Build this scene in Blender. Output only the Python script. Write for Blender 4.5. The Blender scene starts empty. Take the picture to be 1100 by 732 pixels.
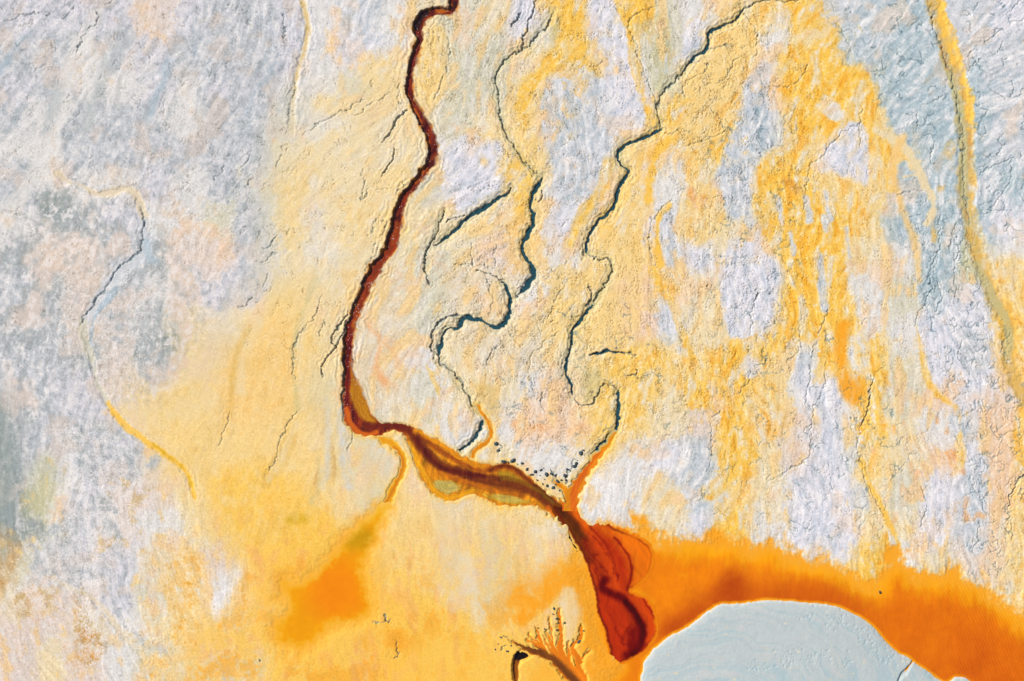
import bpy, bmesh, math, random
import numpy as np

# ------------------------------------------------------------------ scale
S = 0.2                      # metres per plan unit (the survey plan is drawn in units of 20 cm)
CX, CY = 550.0, 366.0        # plan origin
f32 = np.float32
rs = np.random.RandomState(11)
random.seed(5)

# ------------------------------------------------------------------ noise
NL = 256
_ang = rs.rand(64, NL, NL).astype(f32) * 2 * math.pi
def pn(x, y, seed=0):
    """gradient noise, about -1..1"""
    a = _ang[seed % 64]
    xi = np.floor(x).astype(np.int32); yi = np.floor(y).astype(np.int32)
    fx = (x - xi).astype(f32); fy = (y - yi).astype(f32)
    ux = fx * fx * fx * (fx * (fx * 6 - 15) + 10); uy = fy * fy * fy * (fy * (fy * 6 - 15) + 10)
    x0 = xi & (NL - 1); x1 = (xi + 1) & (NL - 1); y0 = yi & (NL - 1); y1 = (yi + 1) & (NL - 1)
    def g(ix, iy, dx, dy):
        t = a[iy, ix]
        return np.cos(t) * dx + np.sin(t) * dy
    n0 = g(x0, y0, fx, fy); n1 = g(x1, y0, fx - 1, fy)
    n2 = g(x0, y1, fx, fy - 1); n3 = g(x1, y1, fx - 1, fy - 1)
    a0 = n0 + (n1 - n0) * ux; a1 = n2 + (n3 - n2) * ux
    return (a0 + (a1 - a0) * uy) * f32(1.5)
def fbm(x, y, octv, seed, gain=0.5, lac=2.03):
    r = 0; am = 1.0; t = 0
    for i in range(octv):
        r = r + am * pn(x + 17.3 * i, y - 9.1 * i, seed + i); t += am
        am *= gain; x = x * lac; y = y * lac
    return r / t
def sst(a, b, x):
    t = np.clip((x - a) / (b - a), 0, 1)
    return t * t * (3 - 2 * t)
def lerp(a, b, t):
    return a + (b - a) * t

# ------------------------------------------------------------------ one ground grid, dense in the middle
STEP = 0.75
MARG = 55
def axis(lo, hi):
    core = np.arange(lo - MARG, hi + MARG + STEP, STEP)
    s = STEP; out = []; p = 0.0
    while p < 16000:
        s *= 1.05; p += s; out.append(p)
    out = np.array(out)
    return np.concatenate([(core[0] - out)[::-1], core, core[-1] + out])
ax = axis(0, 1100); ay = axis(0, 732)
NX, NY = len(ax), len(ay)
U, V = np.meshgrid(ax.astype(f32), ay.astype(f32))
outd = np.maximum(np.maximum(-U, U - 1100), np.maximum(-V, V - 732))
outd = np.maximum(outd, 0)                      # how far outside the surveyed plan
near = 1 - sst(40, 400, outd)

# domain warps: every mineral boundary is ragged
W1x = 9 * pn(U / 55, V / 55, 1) + 5 * pn(U / 20, V / 24, 2) + 2.4 * pn(U / 8, V / 9, 3)
W1y = 9 * pn(U / 55, V / 55, 4) + 6 * pn(U / 20, V / 26, 5) + 3.0 * pn(U / 8, V / 10, 6)
W0x = 1.6 * pn(U / 9, V / 9, 7) + 0.9 * pn(U / 3.2, V / 3.2, 8)
W0y = 1.6 * pn(U / 9, V / 9, 9) + 0.9 * pn(U / 3.2, V / 3.2, 10)

# ------------------------------------------------------------------ distance helpers
def smooth_line(pts, n=5):
    p = np.array(pts, float)
    if len(p) < 3: return p
    q = np.vstack([2 * p[0] - p[1], p, 2 * p[-1] - p[-2]])
    out = []
    for i in range(1, len(q) - 2):
        for k in range(n):
            t = k / n
            a, b, c, d = q[i - 1], q[i], q[i + 1], q[i + 2]
            out.append(0.5 * (2 * b + (c - a) * t + (2 * a - 5 * b + 4 * c - d) * t * t + (3 * b - a - 3 * c + d) * t ** 3))
    out.append(p[-1])
    return np.array(out)
def box(pts, pad):
    p = np.array(pts, float)
    i0 = max(0, np.searchsorted(ax, p[:, 0].min() - pad) - 1); i1 = min(NX, np.searchsorted(ax, p[:, 0].max() + pad) + 1)
    j0 = max(0, np.searchsorted(ay, p[:, 1].min() - pad) - 1); j1 = min(NY, np.searchsorted(ay, p[:, 1].max() + pad) + 1)
    return (slice(j0, j1), slice(i0, i1))
def seg_dist(pts, pad, warp=0.0, base=None):
    """distance to a polyline of (x, y[, half width]); returns slice, distance, half width, along 0..1, side"""
    P = smooth_line(pts)
    sl = box(P, pad)
    X = U[sl]; Y = V[sl]
    if warp:
        X = X + warp * W0x[sl]; Y = Y + warp * W0y[sl]
    D = np.full(X.shape, 1e9, f32); HW = np.ones(X.shape, f32); T = np.zeros(X.shape, f32)
    n = len(P) - 1
    cx = ax[sl[1]]; cy = ay[sl[0]]
    ap = pad + 4 * abs(warp)
    for k in range(n):
        a, b = P[k], P[k + 1]
        i0 = np.searchsorted(cx, min(a[0], b[0]) - ap); i1 = np.searchsorted(cx, max(a[0], b[0]) + ap)
        j0 = np.searchsorted(cy, min(a[1], b[1]) - ap); j1 = np.searchsorted(cy, max(a[1], b[1]) + ap)
        if i1 <= i0 or j1 <= j0: continue
        ss = (slice(j0, j1), slice(i0, i1))
        dx, dy = b[0] - a[0], b[1] - a[1]; L2 = dx * dx + dy * dy + 1e-9
        t = np.clip(((X[ss] - a[0]) * dx + (Y[ss] - a[1]) * dy) / L2, 0, 1)
        d = np.hypot(X[ss] - a[0] - t * dx, Y[ss] - a[1] - t * dy).astype(f32)
        m = d < D[ss]
        D[ss] = np.where(m, d, D[ss])
        T[ss] = np.where(m, (k + t) / n, T[ss])
        if P.shape[1] > 2:
            HW[ss] = np.where(m, a[2] + t * (b[2] - a[2]), HW[ss])
    return sl, D, HW, T
def poly_dist(pts, pad, warp=0.0, sm=True):
    """signed distance to a closed outline, positive inside"""
    P = np.array(pts + pts[:3], float)[:, :2]
    if sm:
        P = smooth_line(P, 4)[4:-4]
    else:
        P = np.array(pts + pts[:1], float)
    sl = box(P, pad)
    X = U[sl] + warp * W0x[sl]; Y = V[sl] + warp * W0y[sl]
    D = np.full(X.shape, 1e9, f32); ins = np.zeros(X.shape, bool)
    for k in range(len(P) - 1):
        a, b = P[k], P[k + 1]
        dx, dy = b[0] - a[0], b[1] - a[1]; L2 = dx * dx + dy * dy
        if L2 < 1e-9: continue
        t = np.clip(((X - a[0]) * dx + (Y - a[1]) * dy) / L2, 0, 1)
        D = np.minimum(D, np.hypot(X - a[0] - t * dx, Y - a[1] - t * dy))
        if abs(dy) > 1e-9:
            c = ((a[1] <= Y) != (b[1] <= Y)) & (X < a[0] + (Y - a[1]) / dy * dx)
            ins ^= c
    return sl, np.where(ins, D, -D).astype(f32)

# ------------------------------------------------------------------ minerals (how each one looks in full daylight, 0..255)
PAL = dict(
    w=(229, 224, 220), W=(224, 221, 229), G=(209, 211, 216), g=(190, 194, 194), B=(184, 198, 204), D=(150, 160, 157),
    K=(226, 208, 196), C=(231, 211, 178), N=(216, 209, 186), Y=(247, 211, 139), y=(238, 217, 175), O=(252, 198, 84),
    o=(247, 202, 128), E=(251, 165, 36), R=(242, 204, 168), H=(236, 125, 8), L=(214, 168, 30), T=(120, 140, 146),  # T is no mineral: teal shade colour for gully floors
    M=(205, 150, 84), J=(222, 178, 92), V=(196, 188, 140), X=(196, 206, 208), q=(245, 238, 236), p=(240, 176, 120), b=(172, 189, 201))
PAL = {k: np.array(v, f32) for k, v in PAL.items()}
MAP = """
WWWWKW GGWwGw yNyWOW ONwYYO GGGGGW
GGwGWG GGWwWw YNNyNO WNWYwy OGBBGG
WGwwWw WGWwNy YNNyoG WNYYRO OOBGBG
GwGGGw GGGwyy yNyYOG WOYYGO OYBBBG
wwGGGG GGyyyy yWYYGW YoYOGY WYYBBG
GwwwWw GNYyyY NWWYGR YwYWOO YYGBGB
wggWww NGYyYY yyyoWo YWyyGO OYBBBW
gKKGgK KWywyy NyKowY YoWyWO OywBNw
GgKGwK WWyyoC NCCwYY RoyWGO OwNBGY
gGKGgC wyYyyC NCCyYY RWyyWO OwNWGO
GGgKgC KYYyCK wyCCyY YYYOYw OOyWGo
GGWKKy CYYNNC wyywRY YyORYw WONRWK
gGWWCY yYYyNy ywwRRY YyKOoK wOywGR
gGWGKY YYYYNy CwywwY wWgOyK GYyRWR
DNWKKy YYOYyY yCYyyw wyGYyW WyNWGR
DNWKwy yOOOYY YCYYyw wyWOwW WyyKGy
NGGWCo KoOOEY YCYoyE EwEOww yOwyKy
CKKWNo woYEEY YCCYyO EEEEEE YOYOyy
KKCwyY yYOEOO OYYYyO EEEEEE EEEEEE
KyKwNy wNYOoE OOYOOE EEEEEE EEEEEE
"""
rows = [r.replace(' ', '') for r in MAP.strip().split('\n')]
MG = np.array([[PAL[c] for c in r] for r in rows], f32)
MH, MW = MG.shape[:2]
def mirror(i, n):
    i = np.mod(i, 2 * n)
    return np.where(i >= n, 2 * n - 1 - i, i)
def sample(x, y, nearest=False):
    gx = x / 36.667 - 0.5; gy = y / 36.6 - 0.5
    if nearest:
        return MG[mirror(np.rint(gy).astype(int), MH), mirror(np.rint(gx).astype(int), MW)]
    ix = np.floor(gx).astype(int); iy = np.floor(gy).astype(int)
    fx = gx - ix; fy = gy - iy
    fx = (fx * fx * (3 - 2 * fx))[..., None]; fy = (fy * fy * (3 - 2 * fy))[..., None]
    x0, x1, y0, y1 = mirror(ix, MW), mirror(ix + 1, MW), mirror(iy, MH), mirror(iy + 1, MH)
    return (MG[y0, x0] * (1 - fx) + MG[y0, x1] * fx) * (1 - fy) + (MG[y1, x0] * (1 - fx) + MG[y1, x1] * fx) * fy
xs = U + 1.0 * W1x; ys = V + 1.1 * W1y
COL = 0.62 * sample(xs, ys).astype(f32)
COL += 0.38 * sample(U + 1.7 * W1x + 6 * pn(U / 5, V / 6, 11), V + 1.7 * W1y + 6 * pn(U / 5, V / 6, 12), True).astype(f32)

# ------------------------------------------------------------------ mineral stains laid over the map: (colour, half width, softness, strength, points)
def paint(c, w, soft, al, pts, mott=0.0, warp=1.0, big=0.35):
    sl, D, HW, T = seg_dist(pts, w + soft + 6, 0)
    d = D + warp * (W0x[sl] * 1.0) + big * W1x[sl]
    k = al * (1 - sst(w - soft * 0.5, w + soft, d))
    if mott:
        n = fbm(U[sl] / 9, V[sl] / 13, 3, 20)
        k = k * np.clip(1 + mott * 2.2 * n, 0, 1.15)
    COL[sl] = lerp(COL[sl], PAL[c], np.clip(k, 0, 1)[..., None])
def blotch(c, soft, al, pts, mott=0.0, big=0.6):
    sl, d = poly_dist(pts, soft + 8)
    d = d + 1.5 * W0x[sl] + big * W1x[sl]
    k = al * sst(-soft, soft, d)
    if mott:
        n = fbm(U[sl] / 9, V[sl] / 13, 3, 24)
        k = k * np.clip(1 + mott * 2.2 * n, 0, 1.15)
    COL[sl] = lerp(COL[sl], PAL[c], np.clip(k, 0, 1)[..., None])

# upper left: rusty fork, pale diagonal washes, dark damp patches
paint('K', 3, 6, .5, [(146, 0), (152, 14), (160, 27), (170, 35), (182, 47)], .6)
paint('K', 3, 5, .5, [(155, 28), (148, 43), (142, 55), (136, 70)], .6)
paint('g', 3, 5, .5, [(185, 45), (192, 62), (200, 78)], .5)
paint('w', 7, 6, .7, [(103, 15), (92, 40), (78, 70), (66, 105), (52, 150), (30, 200), (8, 228)], .2)
paint('w', 6, 6, .6, [(160, 75), (150, 95), (142, 105)], .3)
paint('b', 3, 4, .45, [(25, 40), (12, 58), (2, 78)], .5)
paint('b', 4, 5, .4, [(62, 100), (57, 118), (50, 140)], .5)
paint('b', 3, 4, .4, [(183, 66), (170, 100), (155, 140)], .5)
paint('g', 5, 6, .6, [(110, 95), (100, 118), (90, 140)], .6)
paint('g', 4, 5, .5, [(30, 185), (18, 205), (8, 222)], .4)
paint('b', 3, 4, .5, [(210, 22), (211, 45), (210, 60)], .5)
paint('b', 6, 8, .35, [(285, 20), (292, 60), (278, 100), (262, 135)], .6)
paint('b', 4, 6, .35, [(228, 60), (222, 85), (215, 110)], .6)
blotch('D', 6, .75, [(45, 210), (62, 205), (75, 218), (66, 235), (52, 242), (40, 228)], .6)
blotch('g', 7, .6, [(84, 225), (100, 222), (105, 236), (92, 245)], .7)
blotch('g', 7, .75, [(108, 245), (130, 240), (136, 258), (118, 266)], .8)
blotch('K', 3, .6, [(42, 232), (52, 234), (60, 244), (50, 246)], .4)
blotch('K', 12, .6, [(50, 255), (100, 262), (110, 290), (70, 300), (45, 280)], .6)
blotch('g', 9, .8, [(38, 300), (58, 296), (50, 340), (34, 345)], .9)
blotch('D', 7, .6, [(178, 360), (193, 352), (196, 398), (165, 420), (152, 418), (165, 385)], .9)
blotch('g', 9, .7, [(120, 335), (150, 325), (150, 350), (128, 362)], .9)
blotch('w', 7, .6, [(130, 305), (160, 312), (155, 360), (140, 350)], .9)
blotch('g', 6, .6, [(186, 295), (208, 290), (205, 318), (190, 312)], .9)
blotch('W', 10, .75, [(60, 395), (95, 400), (110, 430), (100, 470), (60, 440)], .7)
blotch('g', 8, .7, [(78, 365), (96, 370), (94, 395), (80, 385)], .6)
blotch('D', 14, .75, [(-20, 440), (6, 440), (14, 500), (18, 560), (5, 590), (-20, 590)], .2)
blotch('M', 9, .55, [(-10, 570), (8, 572), (20, 590), (12, 620), (-10, 640)], .5)
blotch('V', 11, .35, [(45, 490), (60, 500), (54, 545), (28, 555), (22, 530)], .2)
for q in [[(75, 470), (85, 520), (95, 565), (100, 600)], [(62, 470), (72, 500), (62, 560), (70, 590)], [(110, 560), (104, 590), (96, 630)], [(50, 600), (62, 616), (80, 622)]]:
    paint('q', 5, 8, .55, q, 1.0)
for q in [(80, 460, 7), (100, 455, 6), (118, 462, 7), (95, 500, 8), (75, 560, 7), (112, 545, 9), (120, 570, 7), (65, 575, 6), (140, 500, 9), (160, 490, 8), (90, 480, 5)]:
    paint('g', q[2], 6, .75, [(q[0] - 3, q[1] - 4), (q[0] + 4, q[1] + 5)], 1.0)
blotch('M', 5, .75, [(80, 640), (92, 668), (112, 690), (100, 715), (88, 712), (80, 680)], .8)
blotch('M', 5, .4, [(20, 642), (36, 640), (30, 660), (18, 660)], .8)
paint('C', 2, 3, .8, [(58, 622), (75, 632), (95, 640), (112, 655), (125, 672), (140, 690), (155, 708)], .1)
paint('g', 3, 5, .5, [(168, 630), (160, 650)], .6)
paint('g', 3, 5, .5, [(145, 685), (160, 695), (180, 700)], .6)
blotch('o', 9, .8, [(150, 715), (175, 700), (190, 720), (178, 745), (155, 745)], .7)
blotch('o', 8, .6, [(180, 600), (205, 590), (212, 640), (195, 655), (180, 635)], 1.0)
blotch('o', 8, .6, [(190, 670), (240, 660), (270, 700), (220, 715)], 1.0)
blotch('q', 5, .8, [(228, 640), (246, 632), (240, 660), (230, 658)], .8)
blotch('q', 5, .6, [(255, 600), (266, 602), (256, 625), (250, 620)], .8)
# ochre apron
blotch('Y', 14, .85, [(128, 440), (190, 418), (240, 380), (275, 345), (320, 300), (340, 330), (320, 420), (330, 500), (320, 560), (280, 600), (230, 580), (212, 540), (200, 500), (160, 470)], .25)
blotch('o', 8, .6, [(235, 400), (260, 360), (300, 340), (320, 380), (300, 440), (250, 460), (230, 440)], .5)
blotch('O', 14, .7, [(230, 520), (300, 500), (340, 560), (360, 590), (310, 640), (260, 600)], .6)
blotch('O', 12, .75, [(300, 690), (350, 670), (440, 640), (520, 680), (560, 732), (560, 790), (300, 790)], .5)
blotch('p', 5, .55, [(260, 585), (275, 590), (300, 630), (285, 632)], .9)
blotch('o', 5, .85, [(266, 630), (300, 632), (304, 660), (290, 676), (272, 672)], .1, big=.1)
blotch('L', 5, .6, [(305, 552), (328, 552), (330, 562), (308, 564)], .4)
paint('G', 4, 6, .55, [(350, 430), (352, 470), (350, 510)], .5)
paint('G', 5, 6, .6, [(365, 440), (368, 480), (372, 520)], .5)
paint('V', 2, 4, .5, [(340, 480), (344, 515), (335, 540)], .5)
paint('V', 2, 4, .5, [(358, 480), (360, 510)], .5)
blotch('G', 5, .55, [(400, 475), (414, 482), (420, 500), (415, 512), (402, 495)], .5)
paint('M', 1.2, 3, .4, [(348, 440), (347, 500)], .4)
paint('M', 1.6, 3, .4, [(355, 470), (360, 505)], .4)
paint('J', 3, 4, .5, [(316, 470), (300, 500), (285, 520)], .4)
paint('R', 4, 5, .6, [(360, 10), (362, 30), (358, 50), (364, 66)], .7)
paint('Y', 8, 8, .6, [(430, 100), (400, 112), (370, 115), (345, 112)], .6)
blotch('Y', 10, .7, [(390, 60), (425, 55), (428, 95), (400, 105), (388, 85)], .5)
blotch('W', 8, .7, [(335, 190), (350, 220), (345, 250), (328, 240)], .8)
blotch('G', 10, .7, [(258, 235), (285, 225), (290, 260), (280, 290), (258, 300), (250, 262)], .6)
blotch('G', 6, .7, [(255, 195), (285, 165), (292, 180), (275, 225), (262, 228)], .6)
blotch('W', 8, .6, [(262, 300), (290, 292), (282, 320), (262, 330)], .7)
# flats either side of the red stream
blotch('Y', 6, .8, [(455, 40), (472, 30), (481, 50), (480, 80), (472, 105), (462, 112), (452, 100), (447, 75)], .3)
blotch('N', 10, .8, [(490, 40), (520, 50), (528, 90), (510, 120), (490, 115), (484, 70)], .3)
blotch('C', 6, .9, [(385, 330), (425, 330), (440, 370), (432, 430), (415, 440), (396, 430), (384, 400), (380, 360)], .2)
paint('p', 2, 5, .45, [(395, 345), (408, 370), (402, 395), (415, 415)], .7)
paint('p', 2, 5, .4, [(410, 362), (430, 372)], .7)
blotch('N', 6, .7, [(445, 400), (462, 400), (470, 425), (468, 445), (452, 452), (442, 430)], .2)
paint('O', 1.3, 2, .6, [(458, 392), (470, 420), (471, 442), (462, 456)], .2)
blotch('W', 7, .9, [(500, 165), (530, 150), (545, 175), (530, 205), (500, 228), (485, 228), (490, 195)], .3)
blotch('W', 5, .85, [(553, 15), (570, 5), (570, 25), (563, 42), (550, 42)], .3)
blotch('O', 6, .85, [(580, 65), (612, 20), (620, 0), (632, 0), (622, 60), (590, 80), (572, 110), (565, 140), (558, 130), (555, 100)], .5)
blotch('O', 7, .6, [(545, 165), (575, 180), (570, 230), (552, 225), (535, 190)], .6)
blotch('V', 4, .6, [(596, 20), (604, 20), (602, 42), (585, 52), (548, 72), (545, 66), (575, 50)], .2)
blotch('N', 4, .7, [(535, 78), (555, 72), (548, 95), (543, 125), (537, 110)], .2)
blotch('G', 6, .9, [(585, 90), (610, 80), (628, 95), (640, 80), (660, 110), (660, 160), (648, 200), (640, 230), (620, 240), (604, 215), (592, 180), (575, 135)], .3)
blotch('W', 7, .85, [(632, 5), (660, 0), (680, 40), (690, 80), (693, 125), (672, 140), (650, 100), (640, 60)], .3)
blotch('g', 6, .5, [(592, 100), (612, 85), (622, 110), (610, 140), (592, 135)], .7)
paint('O', 4, 4, .85, [(665, 0), (672, 20), (680, 45), (685, 75), (692, 110), (698, 132)], .2)
paint('O', 4, 5, .8, [(655, 175), (645, 205), (630, 225), (618, 250), (612, 262)], .4)
blotch('V', 4, .55, [(678, 25), (700, 15), (718, 20), (722, 50), (715, 90), (705, 100), (695, 75), (686, 50)], .2)
paint('B', 2.5, 3, .6, [(716, 55), (715, 75)], .2)
blotch('W', 5, .7, [(738, 30), (755, 25), (758, 45), (745, 55), (735, 62)], .5)
blotch('Y', 4, .9, [(762, 35), (798, 15), (812, 30), (812, 58), (798, 62), (780, 52), (762, 52)], .15)
blotch('Y', 4, .9, [(745, 68), (762, 52), (800, 60), (780, 95), (772, 125), (776, 142), (735, 155), (715, 142), (740, 115), (735, 95)], .2)
blotch('w', 5, .6, [(722, 120), (738, 108), (742, 118), (726, 128)], .3)
blotch('w', 5, .8, [(715, 165), (730, 160), (738, 185), (722, 220), (708, 222), (712, 190)], .3)
blotch('G', 6, .85, [(710, 235), (720, 228), (730, 265), (725, 290), (712, 285)], .4)
paint('O', 3, 2.5, .9, [(700, 290), (708, 305), (720, 325), (728, 345), (738, 370), (744, 385)], .3)
blotch('G', 7, .7, [(706, 310), (722, 330), (736, 375), (722, 378), (708, 365)], .6)
blotch('Y', 6, .75, [(738, 200), (772, 200), (778, 240), (755, 262), (735, 250)], .4)
paint('p', 2, 3, .6, [(742, 205), (748, 222), (756, 215)], .5)
# the long grey tongues of the right
blotch('G', 4, .95, [(808, 78), (825, 72), (824, 130), (820, 165), (808, 195), (808, 225), (795, 235), (782, 232), (775, 208), (762, 195), (778, 165), (790, 130)], .2, big=.35)
blotch('b', 4, .5, [(806, 120), (822, 100), (822, 160), (805, 165)], .8)
blotch('W', 4, .95, [(782, 262), (810, 258), (822, 275), (838, 282), (838, 305), (835, 330), (812, 350), (808, 362), (785, 362), (778, 335), (772, 300)], .25, big=.4)
blotch('O', 8, .8, [(818, 170), (860, 160), (868, 200), (875, 300), (870, 350), (840, 378), (815, 385), (835, 335), (842, 290), (825, 265), (812, 220)], .35)
paint('M', 3, 4, .55, [(845, 195), (858, 205)], .8)
blotch('w', 5, .7, [(828, 20), (848, 12), (845, 45), (825, 55)], .6)
blotch('O', 8, .8, [(840, 60), (900, 40), (900, 80), (925, 78), (938, 110), (940, 145), (925, 175), (895, 150), (870, 150), (845, 130)], .45)
blotch('W', 4, .9, [(885, 160), (900, 138), (925, 130), (934, 175), (932, 200), (910, 190), (892, 180)], .25, big=.3)
blotch('w', 3, .85, [(885, 105), (895, 108), (908, 120), (905, 130), (890, 128), (882, 118)], .2, big=.3)
blotch('B', 5, .85, [(912, 5), (990, 0), (1008, 40), (1020, 90), (1030, 130), (1020, 175), (985, 170), (955, 125), (945, 105), (932, 75), (905, 65), (898, 30)], .25)
blotch('G', 5, .5, [(905, 10), (960, 10), (940, 60), (905, 55)], .9)
blotch('B', 3, .95, [(962, 180), (972, 172), (980, 185), (990, 195), (1002, 214), (1000, 226), (992, 240), (978, 238), (968, 218), (961, 200)], .1, big=.2)
paint('O', 3, 3, .85, [(948, 150), (955, 175), (958, 205)], .4)
paint('J', 3.5, 3, .85, [(1012, 195), (1008, 215), (1004, 235), (1006, 258)], .3, big=.25)
paint('J', 4, 4, .6, [(1022, 158), (1015, 170), (1022, 178)], .6)
blotch('B', 4, .9, [(1000, 180), (1030, 175), (1034, 230), (1036, 270), (1030, 320), (1010, 335), (985, 320), (990, 270), (1005, 250)], .25)
blotch('V', 5, .6, [(1032, 260), (1050, 258), (1052, 295), (1034, 300)], .2)
for q in [(889, 222, 3, 14), (886, 240, 2, 8), (882, 290, 4, 14), (911, 262, 2.5, 16), (868, 225, 3, 12), (838, 228, 3, 12), (884, 320, 4, 12), (851, 262, 2, 10)]:
    paint('G', q[2], 2.5, .9, [(q[0] - 2, q[1] - q[3]), (q[0] + 2, q[1] + q[3])], .1, big=.25)
    paint('y', q[2] * .4, 1.5, .0, [(q[0] - 2, q[1] - q[3]), (q[0] + 2, q[1] + q[3])])
blotch('w', 7, .85, [(908, 360), (925, 365), (935, 390), (928, 405), (912, 395)], .5)
blotch('w', 9, .75, [(915, 290), (950, 295), (952, 340), (930, 345), (915, 320)], .9)
blotch('w', 6, .9, [(958, 350), (980, 335), (978, 375), (962, 385)], .3)
blotch('N', 8, .7, [(955, 290), (975, 295), (970, 330), (960, 330)], .2)
blotch('N', 10, .6, [(950, 385), (985, 390), (980, 440), (955, 440)], .4)
blotch('W', 5, .9, [(992, 348), (1003, 350), (1015, 385), (1018, 412), (1008, 418), (998, 400)], .3)
paint('O', 2, 3, .7, [(985, 350), (990, 385), (1000, 415), (1015, 430), (1030, 445), (1032, 500)], .4)
blotch('W', 7, .8, [(1015, 330), (1050, 310), (1065, 340), (1070, 390), (1060, 420), (1030, 400)], .5)
blotch('g', 6, .5, [(1030, 360), (1050, 355), (1060, 395), (1040, 405)], .9)
blotch('R', 12, .6, [(1040, 430), (1085, 425), (1095, 510), (1080, 610), (1050, 620), (1060, 500)], .8)
blotch('G', 4, .85, [(1040, 500), (1058, 490), (1062, 540), (1058, 590), (1040, 590), (1036, 540)], .2, big=.3)
blotch('Y', 6, .85, [(1085, 540), (1100, 510), (1120, 520), (1120, 640), (1090, 640)], .3)
paint('O', 5, 6, .8, [(1100, 440), (1094, 470), (1098, 500)], .3)
blotch('G', 7, .8, [(735, 490), (762, 470), (768, 500), (762, 525), (740, 535), (726, 530)], .5)
blotch('q', 6, .7, [(728, 480), (742, 480), (740, 500), (728, 500)], .6)
blotch('O', 8, .8, [(770, 400), (800, 380), (818, 390), (805, 420), (798, 450), (785, 442)], .5)
paint('O', 3, 4, .85, [(785, 441), (792, 460), (800, 480), (812, 490)], .4)
paint('O', 5, 6, .7, [(815, 470), (800, 495), (780, 515), (762, 530)], .6)
blotch('W', 5, .8, [(800, 385), (810, 382), (818, 398), (810, 405), (800, 398)], .3)
blotch('G', 4, .8, [(850, 385), (862, 376), (874, 380), (872, 398), (866, 415), (852, 402)], .3)
blotch('W', 7, .85, [(852, 400), (870, 400), (875, 450), (880, 520), (872, 580), (852, 590), (860, 520), (862, 470)], .3)
blotch('W', 8, .85, [(885, 410), (905, 430), (902, 480), (915, 520), (920, 590), (890, 600), (880, 540)], .3)
blotch('G', 4, .7, [(918, 525), (932, 522), (935, 545), (920, 545)], .3)
blotch('W', 6, .8, [(995, 510), (1012, 500), (1018, 545), (1015, 590), (995, 590), (988, 550)], .4)
for i in range(26):
    x, y = rs.uniform(930, 1090), rs.uniform(440, 560)
    paint('p', 1.5, 3, .6, [(x, y), (x + rs.uniform(-4, 4), y + rs.uniform(2, 10))], .8)
blotch('O', 14, .55, [(670, 370), (720, 385), (700, 440), (640, 500), (640, 440)], .7)
blotch('R', 8, .6, [(550, 450), (592, 452), (590, 466), (556, 464)], .7)
paint('p', 3, 4, .55, [(552, 455), (570, 460), (590, 460)], .8)
paint('p', 3, 4, .45, [(612, 464), (628, 460)], .8)
blotch('q', 8, .6, [(635, 510), (660, 495), (665, 545), (655, 570), (640, 555)], .6)
blotch('q', 8, .5, [(555, 590), (600, 560), (605, 600), (575, 640), (560, 620)], .7)
blotch('C', 10, .6, [(500, 560), (570, 565), (560, 620), (510, 640), (490, 600)], .4)
blotch('N', 9, .5, [(515, 590), (545, 585), (550, 620), (525, 640)], .4)
blotch('w', 7, .6, [(490, 625), (500, 610), (525, 660), (510, 668)], .7)
blotch('Y', 9, .8, [(1062, 285), (1110, 280), (1110, 400), (1098, 400), (1090, 350)], .6)
blotch('w', 6, .6, [(1085, 245), (1110, 240), (1110, 275), (1080, 275)], .5)
# stains round the pond and the pit
blotch('E', 5, .9, [(618, 585), (632, 600), (640, 650), (650, 700), (668, 720), (690, 700), (690, 790), (600, 790), (615, 730), (625, 690), (615, 650), (600, 640), (598, 620), (610, 605)], .2)
blotch('C', 5, .8, [(560, 640), (590, 636), (585, 655), (560, 662)], .3)
paint('q', 1.5, 2, .9, [(633, 662), (635, 668)], .3)
blotch('E', 12, .75, [(420, 645), (432, 650), (438, 700), (430, 740), (412, 740), (418, 690)], .3)
blotch('p', 8, .5, [(375, 690), (400, 685), (405, 730), (385, 735)], .9)

# wrapped band: the shore above the pond takes up orange in vertical fingers
FR = 1.0

# far from the plan the ground fades to a mottled mean, then to grassy slopes
meanc = np.array([226, 214, 190], f32)
fars = sst(200, 1500, outd)[..., None]
farc = meanc + 18 * fbm(U / 300, V / 300, 4, 30)[..., None] * np.array([1, 1, 1.4], f32) + 10 * pn(U / 60, V / 60, 33)[..., None]
COL = lerp(COL, farc, fars)
gra = sst(3200, 5200, outd + 900 * pn(U / 900, V / 900, 35))[..., None]
COL = lerp(COL, np.array([104, 112, 72], f32) + 14 * pn(U / 120, V / 120, 36)[..., None], gra)

# ------------------------------------------------------------------ flow streaks (line integral of noise along the run-off direction)
ang_pts = [(0, 0, -.75), (150, 100, -.55), (0, 250, -.6), (150, 250, -.3), (80, 520, -.05), (60, 640, .45), (200, 640, .35), (260, 200, -.75), (330, 60, -.1),
           (380, 120, -1.0), (300, 330, -.55), (380, 240, -.75), (300, 480, -.45), (380, 480, -.1), (300, 620, -.3), (450, 80, -.15), (520, 90, -.35), (600, 60, -.45), (520, 230, -1.0),
           (620, 150, 0.0), (500, 330, -.6), (520, 420, -.1), (600, 330, -.55), (640, 220, -.6), (700, 60, .1), (760, 100, -.7), (700, 300, .25), (820, 200, 0.0), (900, 100, -.3), (960, 60, -.9),
           (900, 320, .05), (980, 280, -.1), (1060, 100, -1.0), (1080, 330, .4), (850, 480, .05), (950, 500, .1), (1060, 520, 0.05), (720, 500, -.4), (620, 480, -.4), (520, 600, -.05), (420, 620, .1), (560, 680, .3)]
num = np.zeros(U.shape, f32); den = np.zeros(U.shape, f32)
for (x, y, a) in ang_pts:
    wgt = 1 / (((U - x) ** 2 + (V - y) ** 2) / 2500 + .6) ** 1.6
    num += wgt * a; den += wgt
ANG = num / den + 0.55 * pn(U / 46, V / 46, 40) + 0.3 * pn(U / 17, V / 17, 41)
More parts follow.
